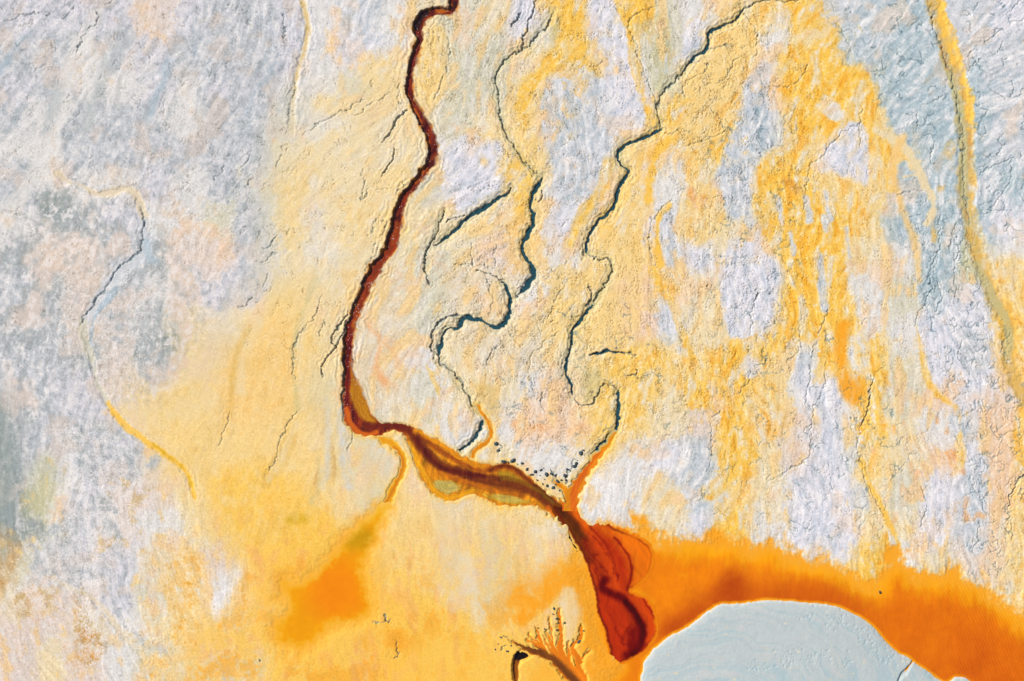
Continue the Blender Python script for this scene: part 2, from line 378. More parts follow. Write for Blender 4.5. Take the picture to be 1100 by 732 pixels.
DX = np.sin(ANG).astype(f32); DY = np.cos(ANG).astype(f32)
del num, den
ci = slice(np.searchsorted(ax, -MARG), np.searchsorted(ax, 1100 + MARG)); cj = slice(np.searchsorted(ay, -MARG), np.searchsorted(ay, 732 + MARG))
def lic(nz, length, step):
    """nz lives on the dense core"""
    dx = DX[cj, ci]; dy = DY[cj, ci]; h, w = nz.shape
    jj, ii = np.mgrid[0:h, 0:w].astype(f32)
    acc = nz.copy(); tot = 1.0
    for sgn in (1, -1):
        px = ii.copy(); py = jj.copy()
        for k in range(length):
            a = np.clip(py, 0, h - 1).astype(np.int32); b = np.clip(px, 0, w - 1).astype(np.int32)
            px += sgn * step * dx[a, b]; py += sgn * step * dy[a, b]
            a = np.clip(py + .5, 0, h - 1).astype(np.int32); b = np.clip(px + .5, 0, w - 1).astype(np.int32)
            wg = 1 - k / (length + 1)
            acc += wg * nz[a, b]; tot += wg
    acc -= acc.mean()
    return acc / acc.std()
h_, w_ = U[cj, ci].shape
white = rs.randn(h_, w_).astype(f32)
L1 = np.zeros(U.shape, f32); L2 = np.zeros(U.shape, f32)
L1[cj, ci] = lic(white, 9, 1.1)
nz2 = fbm(U[cj, ci] / 6.5, V[cj, ci] / 6.5, 2, 44)
L2[cj, ci] = lic(nz2, 16, 2.2)
FN = fbm(U / 2.6, V / 2.6, 2, 46)                # fine grain
MN = fbm(U / 8, V / 9, 3, 50)                    # crumb size
BN = fbm(U / 26, V / 32, 3, 54)                  # patches

# ------------------------------------------------------------------ mottling of the minerals
sat0 = COL[..., 0] - COL[..., 2]
och = sst(55, 120, sat0)                        # iron rich
gry = 1 - sst(-2, 14, sat0)                      # grey silt and salt
mid = np.clip(1 - och - gry, 0, 1)              # cream in between
inn = near
leftm = 1 - sst(250, 420, U)
c1 = fbm(U / 6, V / 6.5, 3, 51, .6)          # crisp blots a few units across
c2 = fbm(U / 15 + 90, V / 17, 4, 56, .6)
lf = leftm[cj, ci] * .75
c1[cj, ci] = lerp(.45 * c1[cj, ci] + .17 * lic(c1[cj, ci], 5, 1.4), c1[cj, ci] * 1.1, lf)      # drawn out along the run-off
c2[cj, ci] = lerp(.40 * c2[cj, ci] + .19 * lic(c2[cj, ci], 12, 2.2), c2[cj, ci] * 1.1, lf)
c3 = fbm((.8 * U + .6 * V) / 40 + 30, (.8 * V - .6 * U) / 44, 3, 62, .55)
def mix(c, k):
    global COL
    COL = lerp(COL, c, np.clip(k * inn, 0, 1)[..., None])
blot = lambda n, a, b: sst(a, b, n)
SM = np.zeros(U.shape, f32)
sl, d = poly_dist([(215, 360), (330, 300), (378, 450), (470, 540), (610, 590), (640, 700), (620, 800), (220, 800), (215, 690), (280, 640), (205, 540), (120, 450)], 40)
SM[sl] = sst(-30, 20, d + 1.2 * W1x[sl])
RGH = .16 + .72 * sst(-.25, .35, fbm(U / 60 + 11, V / 70, 3, 170))         # how crumbly the crust is, patch by patch
mix(PAL['y'], och * (1 - .75 * SM) * (.5 * blot(c2, .05, .32) + .35 * blot(c1, .1, .35)))
mix(PAL['w'], och * (1 - .85 * SM) * .42 * blot(c2 + .6 * c1, .28, .55))
mix(PAL['E'], och * (.2 + .75 * sst(640, 760, U) + .75 * sst(560, 640, V)).clip(0, 1) * (.42 * blot(-c2 - .3 * c1, .12, .42) + .15 * blot(-c1, .15, .4)))
mix(PAL['Y'], mid * SM * .5)
mix(PAL['O'], SM * sst(530, 650, V + 30 * c3) * .75 * blot(c3 + .5 * c2, -.3, .25))
mix(PAL['E'], SM * sst(560, 670, V) * .6 * blot(-c3 + .5 * c1, .02, .35))
mix(PAL['p'], SM * sst(520, 600, V) * .35 * blot(-c2 + .5 * c3, .15, .4))
mix(PAL['J'], SM * .18 * blot(-c3 - .4 * c2, .05, .4))
mix(PAL['o'], mid * (1 - .8 * leftm * (1 - sst(420, 520, V))) * (.6 * blot(c2 + .5 * c3, .08, .4)))
mix(PAL['w'], mid * (1 - .7 * SM) * (.38 * blot(-c2 + .4 * c1, .08, .4)))
mix(PAL['R'], mid * .5 * blot(c3 - .4 * c1, .12, .4))
mix(PAL['q'], gry * (.42 * blot(c2 + .4 * c1, .05, .4) + .25 * blot(c1, .05, .35)))
gd = lerp(COL * np.array([.90, .935, .95], f32), np.array([180, 183, 186], f32), .7 * leftm[..., None])
mix(gd, gry * (.62 * blot(-c2 - .5 * c1, .02, .42) + .25 * blot(-c1, .1, .4)))
mix(PAL['K'], gry * leftm * .65 * blot(c3 - .3 * c2, .06, .35))
mix(PAL['R'], gry * (1 - leftm) * .35 * blot(c3 - .3 * c2, .1, .4))
c0 = fbm(U / 2.1 + 7, V / 2.4, 2, 47)
c4 = np.zeros(U.shape, f32); c4[cj, ci] = lic(fbm(U[cj, ci] / 8 + 60, V[cj, ci] / 8, 3, 59), 22, 2.6)
mix(PAL['q'], leftm * gry * .30 * blot(c4 + 1.2 * c2, .3, 1.4)); mix(np.array([176, 184, 190], f32), leftm * gry * .32 * blot(-c4 - 1.2 * c2, .3, 1.4))
mix(PAL['q'], (1 - SM) * .35 * blot(c0 + .4 * c1, .30, .52)); mix(COL * np.array([.80, .80, .78], f32), (1 - .8 * SM) * .45 * blot(-c0 - .5 * c1, .34, .56))
COL *= (1 - .05 * leftm * gry)[..., None]
ton = 1 + .022 * L1 * (1 - .6 * SM) + .016 * np.clip(L2, -2, 2) * (1 - .5 * SM) + .04 * FN + .045 * c0 + .03 * c1
COL *= (ton * inn + (1 - inn) * (1 + .04 * MN))[..., None]

LB = np.zeros(U.shape, f32)
sl, d = poly_dist([(20, 270), (60, 200), (140, 240), (215, 280), (215, 350), (160, 430), (100, 420), (20, 440)], 40)
LB[sl] = sst(-25, 15, d)
mix(np.array([166, 168, 166], f32), LB * .34 * blot(-c2 - .6 * c1, .0, .4))
mix(PAL['K'], LB * .6 * blot(c3 + .7 * c2, .05, .3))
mix(PAL['q'], LB * .5 * blot(c2 + .8 * c1, .15, .4))
# narrow deposits that keep their own colour
paint('w', 6, 7, .5, [(103, 15), (92, 40), (78, 70), (66, 105), (52, 150), (30, 200), (8, 228)], .3)
paint('g', 4, 6, .55, [(62, 92), (57, 115), (48, 142)], .5)
paint('g', 5, 7, .5, [(140, 40), (122, 62), (105, 98), (92, 132)], .6)
paint('b', 3, 6, .4, [(30, 36), (14, 56), (-4, 84)], .6)
paint('b', 2.5, 5, .4, [(184, 66), (172, 96), (158, 134)], .6)
blotch('Y', 4, .55, [(762, 35), (798, 15), (812, 30), (812, 58), (798, 62), (780, 52), (762, 52)], .1)
blotch('Y', 4, .55, [(745, 68), (762, 52), (800, 60), (780, 95), (772, 125), (776, 142), (735, 155), (715, 142), (740, 115), (735, 95)], .1)
paint('O', 4, 4, .5, [(652, 250), (648, 235), (662, 222), (672, 205), (682, 190), (690, 165)], .3)
blotch('Y', 5, .6, [(640, 250), (665, 245), (690, 290), (680, 370), (640, 370), (625, 350), (655, 300)], .3)
paint('V', 2, 3, .5, [(667, 166), (671, 180)])
blotch('V', 5, .45, [(620, 400), (640, 395), (646, 415), (636, 432), (620, 428)], .2)
blotch('V', 4, .4, [(625, 350), (650, 300), (655, 310), (632, 350), (620, 385)], .2)
blotch('J', 6, .45, [(500, 410), (530, 415), (535, 440), (525, 445)], .2)
# creek of the left plain: pale bed, then ochre trickle
paint('C', 2.6, 2.5, .8, [(62, 186), (72, 195), (85, 198), (100, 207), (115, 208), (125, 206), (135, 203), (145, 208), (151, 220), (157, 236), (160, 245)])
paint('G', 5, 3, .8, [(158, 240), (160, 255), (158, 272), (145, 280), (132, 288), (118, 306), (104, 326), (93, 345)])
paint('b', 1.8, 2, .9, [(123, 312), (113, 326), (103, 337), (98, 355), (97, 370)])
paint('b', 3, 3, .6, [(158, 262), (160, 276), (166, 280)])
paint('N', 3.2, 3, .8, [(90, 345), (90, 365), (98, 385), (103, 405), (108, 420), (116, 434)])
paint('O', 2.4, 1.8, .95, [(116, 434), (122, 443), (130, 453), (145, 466), (160, 476), (180, 490), (196, 503), (205, 518), (209, 534)], big=.1)
paint('L', 0.9, 1.0, .6, [(165, 478), (182, 491), (197, 504), (206, 522)], big=.1)
# pale ribbons of the upper left
paint('y', 2.4, 2.5, .75, [(323, -10), (328, 15), (331, 28), (330, 40), (326, 55), (320, 75), (316, 95), (314, 115), (313, 140)], big=.12)
paint('J', .8, 1.4, .5, [(324, 0), (330, 26), (326, 55), (318, 82), (315, 110)], big=.12)
# right-hand ochre creek
paint('J', 6.5, 5, .8, [(975, -110), (990, -50), (1000, -10), (1010, 25), (1019, 50), (1027, 75), (1034, 100), (1038, 125), (1039, 150), (1039, 180), (1039, 210), (1042, 235), (1048, 260), (1054, 280), (1061, 300), (1069, 320), (1077, 335), (1086, 355), (1084, 380), (1090, 405), (1104, 432)], .55, warp=2.0, big=.4)
paint('V', 3.5, 3, .6, [(1016, 60), (1026, 95), (1033, 130), (1035, 170), (1036, 210), (1040, 240)], .5, warp=1.8, big=.2)
paint('M', 1, 1.6, .6, [(1012, 50), (1022, 85), (1030, 112), (1035, 150), (1038, 200), (1039, 235)], .5, warp=1.5, big=.15)
paint('M', 1, 1.6, .5, [(1024, 60), (1036, 100), (1042, 130), (1042, 180)], .8, warp=2, big=.2)
paint('O', 4, 3, .75, [(1006, -10), (1015, 25), (1025, 52), (1034, 80), (1042, 105), (1044, 135)], 1.0, warp=2.0, big=.3)
paint('V', 3, 2.5, .75, [(1020, 80), (1028, 105), (1033, 130), (1036, 160), (1037, 190), (1037, 220)], .2, big=.1)
paint('V', 4, 2.5, .7, [(1050, 285), (1060, 305), (1070, 325), (1080, 342), (1085, 360), (1083, 380)], .2, big=.1)
paint('O', 3.5, 3, .9, [(718, 150), (704, 168), (698, 195), (696, 215)], .2)
paint('O', 2.5, 2.5, .8, [(720, 220), (708, 235), (706, 260), (708, 285)], .3)
paint('y', 3, 2.5, .95, [(940, 140), (962, 152), (975, 162), (985, 180), (995, 200), (1002, 212), (1002, 228), (996, 240)], big=.2)
paint('o', 3, 4, .75, [(970, 148), (962, 165), (958, 185), (965, 210), (972, 235), (980, 250), (985, 270), (987, 300)], .3, big=.2)
paint('y', 1.5, 1.5, .8, [(972, 190), (985, 188), (992, 200)], big=.1)
paint('O', 2, 2.5, .85, [(925, 495), (934, 520), (945, 540), (955, 562), (966, 585)], .2, big=.2)
paint('E', 5, 7, .75, [(905, 350), (903, 385), (908, 415), (918, 428), (905, 402)], .7)
blotch('E', 6, .6, [(905, 410), (930, 408), (932, 425), (910, 430)], .5)
blotch('E', 4, .9, [(675, 545), (685, 555), (698, 560), (700, 572), (688, 575), (676, 560)], .3)
blotch('E', 5, .9, [(755, 572), (775, 572), (778, 588), (756, 592)], .2)
blotch('E', 5, .85, [(548, 635), (575, 620), (592, 622), (596, 638), (575, 660), (556, 672), (552, 660), (568, 648)], 1.0)
blotch('w', 4, .95, [(603, 632), (612, 630), (622, 645), (625, 665), (620, 695), (606, 700), (602, 670)], .15, big=.2)

blotch('O', 22, .55, [(390, 565), (360, 580), (330, 615), (290, 630), (280, 690), (320, 710), (370, 690), (420, 670), (410, 600)], .4)
blotch('E', 12, .35, [(300, 610), (330, 600), (320, 640), (290, 650)], .8)
blotch('y', 30, .38, [(310, 110), (430, 80), (440, 200), (400, 320), (310, 320), (290, 220)], .3)
blotch('E', 9, .75, [(545, 640), (580, 612), (612, 600), (634, 610), (642, 660), (652, 705), (690, 720), (690, 790), (560, 790), (575, 720), (600, 700), (604, 640), (575, 655), (556, 668)], .4)
blotch('O', 12, .5, [(440, 690), (560, 680), (600, 720), (600, 800), (430, 800)], .4)
blotch('y', 4, .6, [(604, 636), (612, 632), (620, 648), (622, 668), (617, 690), (607, 694), (603, 668)], .2, big=.2)
for c, w_, so_, al, pts in [('N', 6, 26, .5, [(312, 100), (295, 170), (290, 230), (285, 300)]), ('C', 6, 22, .4, [(280, 300), (240, 350), (215, 400)]), ('D', 10, 22, .35, [(-10, 420), (2, 500), (-4, 590)]), ('G', 3, 5, .42, [(352, 438), (352, 480), (346, 522)]), ('G', 4, 6, .45, [(366, 446), (370, 486), (375, 522)]), ('M', .8, 2, .35, [(346, 445), (345, 480), (338, 520)]), ('M', 1.2, 2.5, .4, [(357, 472), (360, 500), (358, 515)]),
        ('V', 2, 4, .4, [(340, 300), (328, 330), (318, 360), (315, 395), (320, 440)]), ('y', 2, 4, .5, [(332, 330), (323, 362), (322, 400), (326, 440)]), ('J', 1.2, 3, .5, [(268, 350), (256, 380), (250, 412), (248, 445)]), ('y', 3, 6, .5, [(280, 345), (264, 378), (258, 420)]),
        ('y', 8, 14, .4, [(150, 450), (190, 440), (225, 430)]), ('J', 1, 3, .5, [(312, 452), (302, 478), (284, 512)]), ('y', 2, 3, .5, [(318, 455), (307, 482), (290, 514)]), ('N', 6, 10, .4, [(395, 480), (400, 510), (392, 540)]), ('N', 4, 8, .4, [(412, 486), (414, 510), (404, 535)]),
        ('C', 10, 16, .5, [(480, 550), (485, 600), (490, 640)]), ('N', 8, 14, .4, [(525, 570), (530, 610), (520, 640)]), ('w', 4, 8, .4, [(500, 600), (508, 640), (515, 670)]), ('w', 5, 10, .4, [(575, 570), (580, 610), (570, 630)]),
        ('D', 4, 14, .5, [(-4, 440), (6, 490), (4, 560)]), ('V', 8, 12, .3, [(50, 500), (40, 545)]),
        ('p', 1.2, 4, .5, [(394, 348), (408, 370), (404, 392), (416, 412)]), ('p', 1.2, 4, .45, [(408, 366), (420, 374), (428, 392)]), ('p', 1, 4, .4, [(400, 398), (412, 410), (424, 414)])]:
    paint(c, w_, so_, al, pts, .5, warp=1.5, big=.3)
# ------------------------------------------------------------------ relief
Z = .2 * fbm(U / 120, V / 120, 3, 60) * near
ROUGH = np.full(U.shape, 1.0, f32)
def rough(val, soft, pts):
    sl, d = poly_dist(pts, soft + 4)
    ROUGH[sl] = lerp(ROUGH[sl], val, sst(-soft, soft, d))
rough(.55, 40, [(-60, -60), (200, -60), (230, 200), (200, 400), (120, 780), (-60, 780)])
rough(.45, 25, [(210, 350), (330, 300), (360, 400), (340, 560), (260, 640), (120, 560), (110, 450)])
rough(.5, 25, [(300, 560), (420, 560), (560, 660), (560, 790), (250, 790), (260, 650)])
rough(.55, 15, [(380, 320), (440, 330), (470, 430), (440, 460), (390, 440)])
rough(1.5, 20, [(800, 150), (880, 150), (880, 360), (800, 390)])
rough(1.35, 20, [(905, -30), (1130, -30), (1130, 240), (1000, 180), (940, 130)])
REL = ROUGH * near
REL = REL * lerp(RGH, .22, .7 * SM)
Z += REL * (.006 * L1 + .006 * np.clip(L2, -2.5, 2.5) + .010 * MN + .020 * FN + .034 * c1 + .050 * c2 + .016 * c0)
rid = 1 - np.abs(fbm(U / 16, V / 20, 3, 64)) * 2.4         # wrinkled flow fronts
Z += REL * .05 * np.clip(rid, 0, 1) ** 2 * sst(-.15, .3, BN)
# small scarps facing away from the light: terraced mud lobes
lob = fbm(U / 34 + .5 * pn(U / 14, V / 14, 67), V / 28, 3, 66) * 4.0 + 3.7
fr = lob - np.floor(lob)
Z += REL * .11 * (sst(.0, .12, fr) * (1 - fr)) * sst(.02, .3, BN)

# hairline shrinkage cracks, drawn out down the slope
def hair(cell, amt, region, soft, lo, seed, an=1.5):
    sl, d = poly_dist(region, soft + 4)
    X, Y = U[sl] + .5 * W1x[sl] + 1.5 * W0x[sl], V[sl] + .5 * W1y[sl] + 1.5 * W0y[sl]
    ca, sa = np.cos(ANG[sl] * .6), np.sin(ANG[sl] * .6)
    n = pn((X * ca - Y * sa) / cell, (X * sa + Y * ca) / (cell * an), seed)
    k = (1 - sst(.0, .9 / cell, np.abs(n))) * sst(-soft, soft, d) * sst(lo, lo + .15, pn(U[sl] / 13, V[sl] / 16, seed + 1))
    Z[sl] -= amt * k
    COL[sl] = lerp(COL[sl], COL[sl] * np.array([.72, .72, .70], f32), (.6 * k)[..., None])
# frost-like salt feathers on the damp left flat
def frost(cell, region, soft, al, seed):
    sl, d = poly_dist(region, soft + 4)
    k = 0
    for q in range(3):
        a = q * 1.05 + 1.2 * pn(U[sl] / 40, V[sl] / 40, seed + q)
        x, y = U[sl] + 3 * W0x[sl], V[sl] + 3 * W0y[sl]
        n = pn((x * np.cos(a) - y * np.sin(a)) / cell, (x * np.sin(a) + y * np.cos(a)) / (cell * 2.2), seed + 3 + q)
        k = np.maximum(k, (1 - sst(.03, 1.3 / cell, np.abs(n))) * sst(-.1, .2, pn(U[sl] / 9, V[sl] / 9, seed + 6 + q)))
    k = k * sst(-soft, soft, d + 6 * c2[sl])
    Z[sl] += .04 * k
    COL[sl] = lerp(COL[sl], PAL['q'], (al * k)[..., None])
    COL[sl] = lerp(COL[sl], COL[sl] * np.array([.86, .87, .86], f32), (.8 * (1 - k) * sst(-soft, soft, d) * sst(-.1, .3, c2[sl]))[..., None])
frost(6, [(62, 455), (110, 450), (145, 480), (165, 520), (150, 590), (110, 640), (60, 630), (50, 590), (70, 530)], 14, .75, 180)
frost(5, [(78, 640), (95, 645), (118, 690), (108, 715), (86, 712)], 8, .9, 192)
frost(5, [(16, 630), (55, 610), (60, 650), (24, 665)], 8, .7, 204)
frost(7, [(60, 300), (150, 290), (190, 350), (160, 420), (90, 430), (50, 380)], 20, .45, 216)
CEN = [(440, -30), (760, -30), (870, 60), (860, 360), (700, 480), (520, 480), (460, 330), (480, 200)]
hair(9, .22, CEN, 30, .12, 150)
hair(6, .18, CEN, 30, .22, 153, 1.1)
hair(7, .2, [(730, 90), (760, 40), (815, 10), (825, 60), (785, 150), (715, 158)], 12, -.1, 165, 1.3)
hair(8, .2, [(540, 310), (620, 280), (660, 330), (650, 420), (560, 430)], 25, -.02, 168, 1.6)
hair(12, .20, [(300, 80), (440, 60), (440, 200), (400, 330), (300, 420), (240, 260)], 30, .22, 156, 2.2)
hair(10, .20, [(780, 150), (900, 100), (1100, 330), (1100, 600), (800, 570), (700, 400)], 30, .2, 159, 1.6)
hair(8, .12, [(-40, -40), (300, -40), (300, 200), (150, 320), (-40, 400)], 30, .25, 162, 2.0)

def gully(w, depth, pts, ter=0.0, tint=0.45, jag=1.0):
    pts = [(p[0], p[1], p[2] if len(p) > 2 else w) for p in pts]
    pad = 16 if ter else w * 2 + 5
    sl, D, HW, T = seg_dist(pts, pad, jag)
    ww = HW * (1 + .45 * pn(U[sl] / 6, V[sl] / 6, 70))
    endf = sst(0, .06, T) * sst(0, .06, 1 - T)
    k = (1 - sst(.55, 1.45, D / np.maximum(ww, .4))) * (0.35 + .65 * endf)
    if w < .7: k = k * sst(-.75, -.2, pn(U[sl] / 8 + w * 9, V[sl] / 8, 73))
    Z[sl] -= depth * k
    if tint:
        COL[sl] = lerp(COL[sl], PAL['T'], (tint * k)[..., None])  # teal shade painted onto gully and crack floors
    if ter:
        f = (1 - sst(3, 15, D)) * (1 - k)
        n = pn(U[sl] / 11, V[sl] / 11, 71) * 3.2
        Z[sl] += ter * f * (.050 * np.sin(D * 1.35 + n) - .05) * (1 + pn(U[sl] / 20, V[sl] / 20, 72))
    return sl, D, ww, T

WSURF = {}           # water bodies: name -> dict of slice, level, depth of colour
# ---- creeks, bank shade painted as dark teal water
creeks = {
 'a': ([(550, 202, .8), (543, 209, 1.3), (530, 217, 1.8), (518, 225, 2.6), (505, 232, 1.8), (495, 242, 1.6), (485, 250, 2.0), (475, 259, 1.1), (467, 265, .7)],
       'dark teal creek with painted bank shade slanting across a whitish patch, with crumbling banks'),
 'b': ([(582, 191, 1.0), (578, 199, 2.6), (573, 208, 2.4), (571, 222, 1.6), (573, 230, 2.0), (572, 240, 2.8), (567, 252, 2.2), (562, 262, 2.2), (562, 270, 1.8), (567, 280, 1.8), (572, 285, 2.4), (573, 294, 3.2), (571, 301, 3.0), (565, 309, 2.2), (555, 319, 1.5)],
       'widest dark teal creek with painted bank shade, a vertical zigzag that ends in a hooked tip'),
 'c': ([(541, 303, .9), (546, 314, 1.8), (548, 328, 2.2), (546, 341, 2.4), (540, 349, 2.8), (531, 352, 2.0), (523, 348, 1.2), (512, 343, 1.6), (500, 342, 2.4), (495, 348, 2.4), (492, 354, 1.8), (484, 353, 1.0), (476, 359, 1.0), (475, 367, 1.8), (472, 376, 2.2), (471, 382, 1.2)],
       'dark looping creek with painted bank shade that bends round a cream mud lobe'),
 'd': ([(710, 139, 1.2), (697, 146, 1.9), (688, 150, 2.0), (678, 153, 1.7), (668, 159, 1.6), (664, 168, 1.3), (668, 177, .7), (676, 184, 1.2), (670, 193, 1.9), (665, 203, 1.9), (662, 215, 2.0), (659, 223, 1.8), (654, 229, 1.6), (645, 236, 1.7), (637, 246, 1.5), (631, 259, 1.5), (630, 271, .8)],
       'dark teal creek with painted bank shade running down from a forked gully between yellow flats'),
 'e': ([(636, 329, .7), (629, 337, 1.6), (622, 346, 1.9), (616, 354, 1.5), (615, 364, 1.5), (613, 376, 1.5), (609, 390, 1.4), (608, 402, 1.5), (613, 412, 1.3), (615, 426, .9)],
       'dark narrow creek with painted bank shade along the left edge of a bowed yellow bank'),
 'f': ([(665, 419, .8), (664, 430, 2.2), (665, 442, 2.2), (664, 452, 2.2), (661, 462, 1.8), (654, 471, 1.9), (646, 479, 2.0), (637, 488, 1.8)],
       'short dark creek with painted bank shade feeding the orange fan beside the stream'),
 'g': ([(519, 452, 1.2), (515, 462, 1.8), (509, 473, 1.8), (500, 480, 1.6), (490, 487, 1.2)],
       'short dark creek with painted bank shade joining the braided brown stream from above'),
 'i': ([(633, 382, .8), (641, 380, 1.8), (651, 378, 2.2), (659, 378, 1.4), (672, 380, .8)],
       'short isolated dark blue ditch with painted bank shade lying crosswise beside a yellow bank'),
 'h': ([(800, 8, 1.0), (797, 14, 1.6), (790, 21, 1.0), (775, 28, 1.2), (763, 35, 1.8), (761, 45, 1.5), (758, 54, 1.6), (748, 60, 1.6), (742, 66, 1.2), (735, 76, .9)],
       'thin dark creek with painted bank shade stepping down between pale yellow mud plates'),
}
CRK = {}
def bed(pts, w, depth):
    """wide shallow eroded bed with a broken scarp on either side, floored with pale silt"""
    sl, D, HW, T = seg_dist([(p[0], p[1]) for p in pts], w * 2 + 8, 1.6)
    wv = w * (1 + .7 * pn(U[sl] / 9, V[sl] / 9, 231) + .4 * pn(U[sl] / 4, V[sl] / 4, 232))
    for f, dz in ((1.0, .5), (.55, .5)):
        Z[sl] -= depth * dz * (1 - sst(wv * f - .6, wv * f + .6, D))
    k = 1 - sst(wv * .6, wv * 1.1, D)
    COL[sl] = lerp(COL[sl], PAL['V'], (.34 * k)[..., None])
    COL[sl] = lerp(COL[sl], PAL['y'], (.45 * (1 - sst(.6, 2.4, np.abs(D - wv * 1.15))))[..., None])
for k_, w_ in (('a', 6), ('b', 6), ('c', 6.5), ('d', 6), ('e', 7), ('f', 6), ('g', 4), ('h', 5)):
    bed(creeks[k_][0], w_, .26)
bed([(471, 383), (484, 398), (500, 420), (513, 441)], 5, .22); bed([(735, 76), (715, 97), (708, 120), (710, 138)], 5, .22); bed([(630, 271), (655, 280), (653, 300), (636, 328)], 5, .2)
bed([(594, 12), (570, 47), (545, 62), (533, 85), (537, 120), (556, 163), (580, 190)], 5, .18); bed([(478, 224), (462, 262), (457, 290)], 4, .18)
for k_, (pts, lab) in creeks.items():
    CRK[k_] = gully(1.6, .95, [(p[0], p[1], p[2] * .85) for p in pts], ter=1.0, tint=.55, jag=.9)

# ---- dry gullies and side branches
for pts in [
    [(478, 224), (474, 237), (470, 250), (462, 262), (458, 272), (457, 290), (459, 300), (462, 307)],
    [(500, 231), (489, 234), (480, 239)], [(583, 205), (580, 217)],
    [(510, 291), (525, 294), (536, 299), (542, 304)],
    [(522, 345), (510, 341), (495, 339), (483, 341), (473, 345), (466, 355), (463, 368), (464, 376), (470, 383)],
    [(471, 383), (474, 391), (484, 398), (494, 408), (500, 420), (507, 433), (513, 441), (519, 452)],
    [(860, 0), (845, 2), (830, -1), (815, 2), (800, 8)], [(735, 76), (725, 86), (715, 97), (708, 108), (707, 120), (710, 138)],
    [(630, 271), (640, 278), (655, 280), (658, 290), (653, 300), (646, 312), (636, 328)], [(632, 305), (635, 318), (633, 328), (626, 342)],
    [(668, 379), (676, 380), (684, 382)], [(673, 405), (683, 403), (684, 398)],
    [(616, 428), (625, 436), (636, 434), (643, 425), (645, 415), (655, 414), (664, 419)],
    [(437, 117), (430, 125), (420, 140), (410, 155)], [(425, 158), (422, 170), (417, 180), (409, 190)],
    [(594, 12), (590, 25), (580, 35), (570, 47), (558, 55), (545, 62), (535, 74), (533, 85), (536, 100), (537, 120), (540, 135), (546, 147), (556, 163), (568, 178), (580, 190)],
    [(578, -5), (571, 15), (565, 35), (560, 52)],
    [(374, 335), (367, 347), (357, 362), (359, 375), (350, 385), (346, 396), (347, 406)], [(374, 343), (366, 362), (359, 375)],
    [(1083, 545), (1088, 528), (1099, 511), (1108, 500)], [(938, 408), (935, 425), (932, 443), (924, 459)],
    [(560, 14), (548, 30)] ]:
    gully(.85, .55, pts, ter=.7, tint=.5, jag=1.5)
for w_, d_, pts in [(3.2, .22, [(62, 186), (72, 195), (85, 198), (100, 207), (115, 208), (125, 206), (135, 203), (145, 208), (151, 220), (157, 236), (160, 250)]),
                    (5, .12, [(158, 250), (150, 275), (130, 292), (112, 315), (98, 338), (92, 360)]),
                    (2.6, .18, [(92, 360), (98, 385), (103, 405), (116, 434), (130, 453), (160, 476), (196, 503), (209, 534)]),
                    (3.4, .22, [(323, -10), (328, 15), (331, 28), (330, 40), (326, 55), (320, 75), (316, 95), (314, 115), (313, 140)]),
                    (7, .30, [(975, -110), (990, -50), (1000, -10), (1010, 25), (1019, 50), (1027, 75), (1034, 100), (1038, 125), (1039, 150), (1039, 180), (1039, 210), (1042, 235), (1048, 260), (1054, 280), (1061, 300), (1069, 320), (1077, 335), (1086, 355), (1084, 380), (1090, 405), (1104, 432)]),
                    (4, .16, [(58, 622), (75, 632), (95, 640), (112, 655), (125, 672), (140, 690), (155, 708)])]:
    gully(w_, d_, pts, ter=.6, tint=0, jag=1.2)
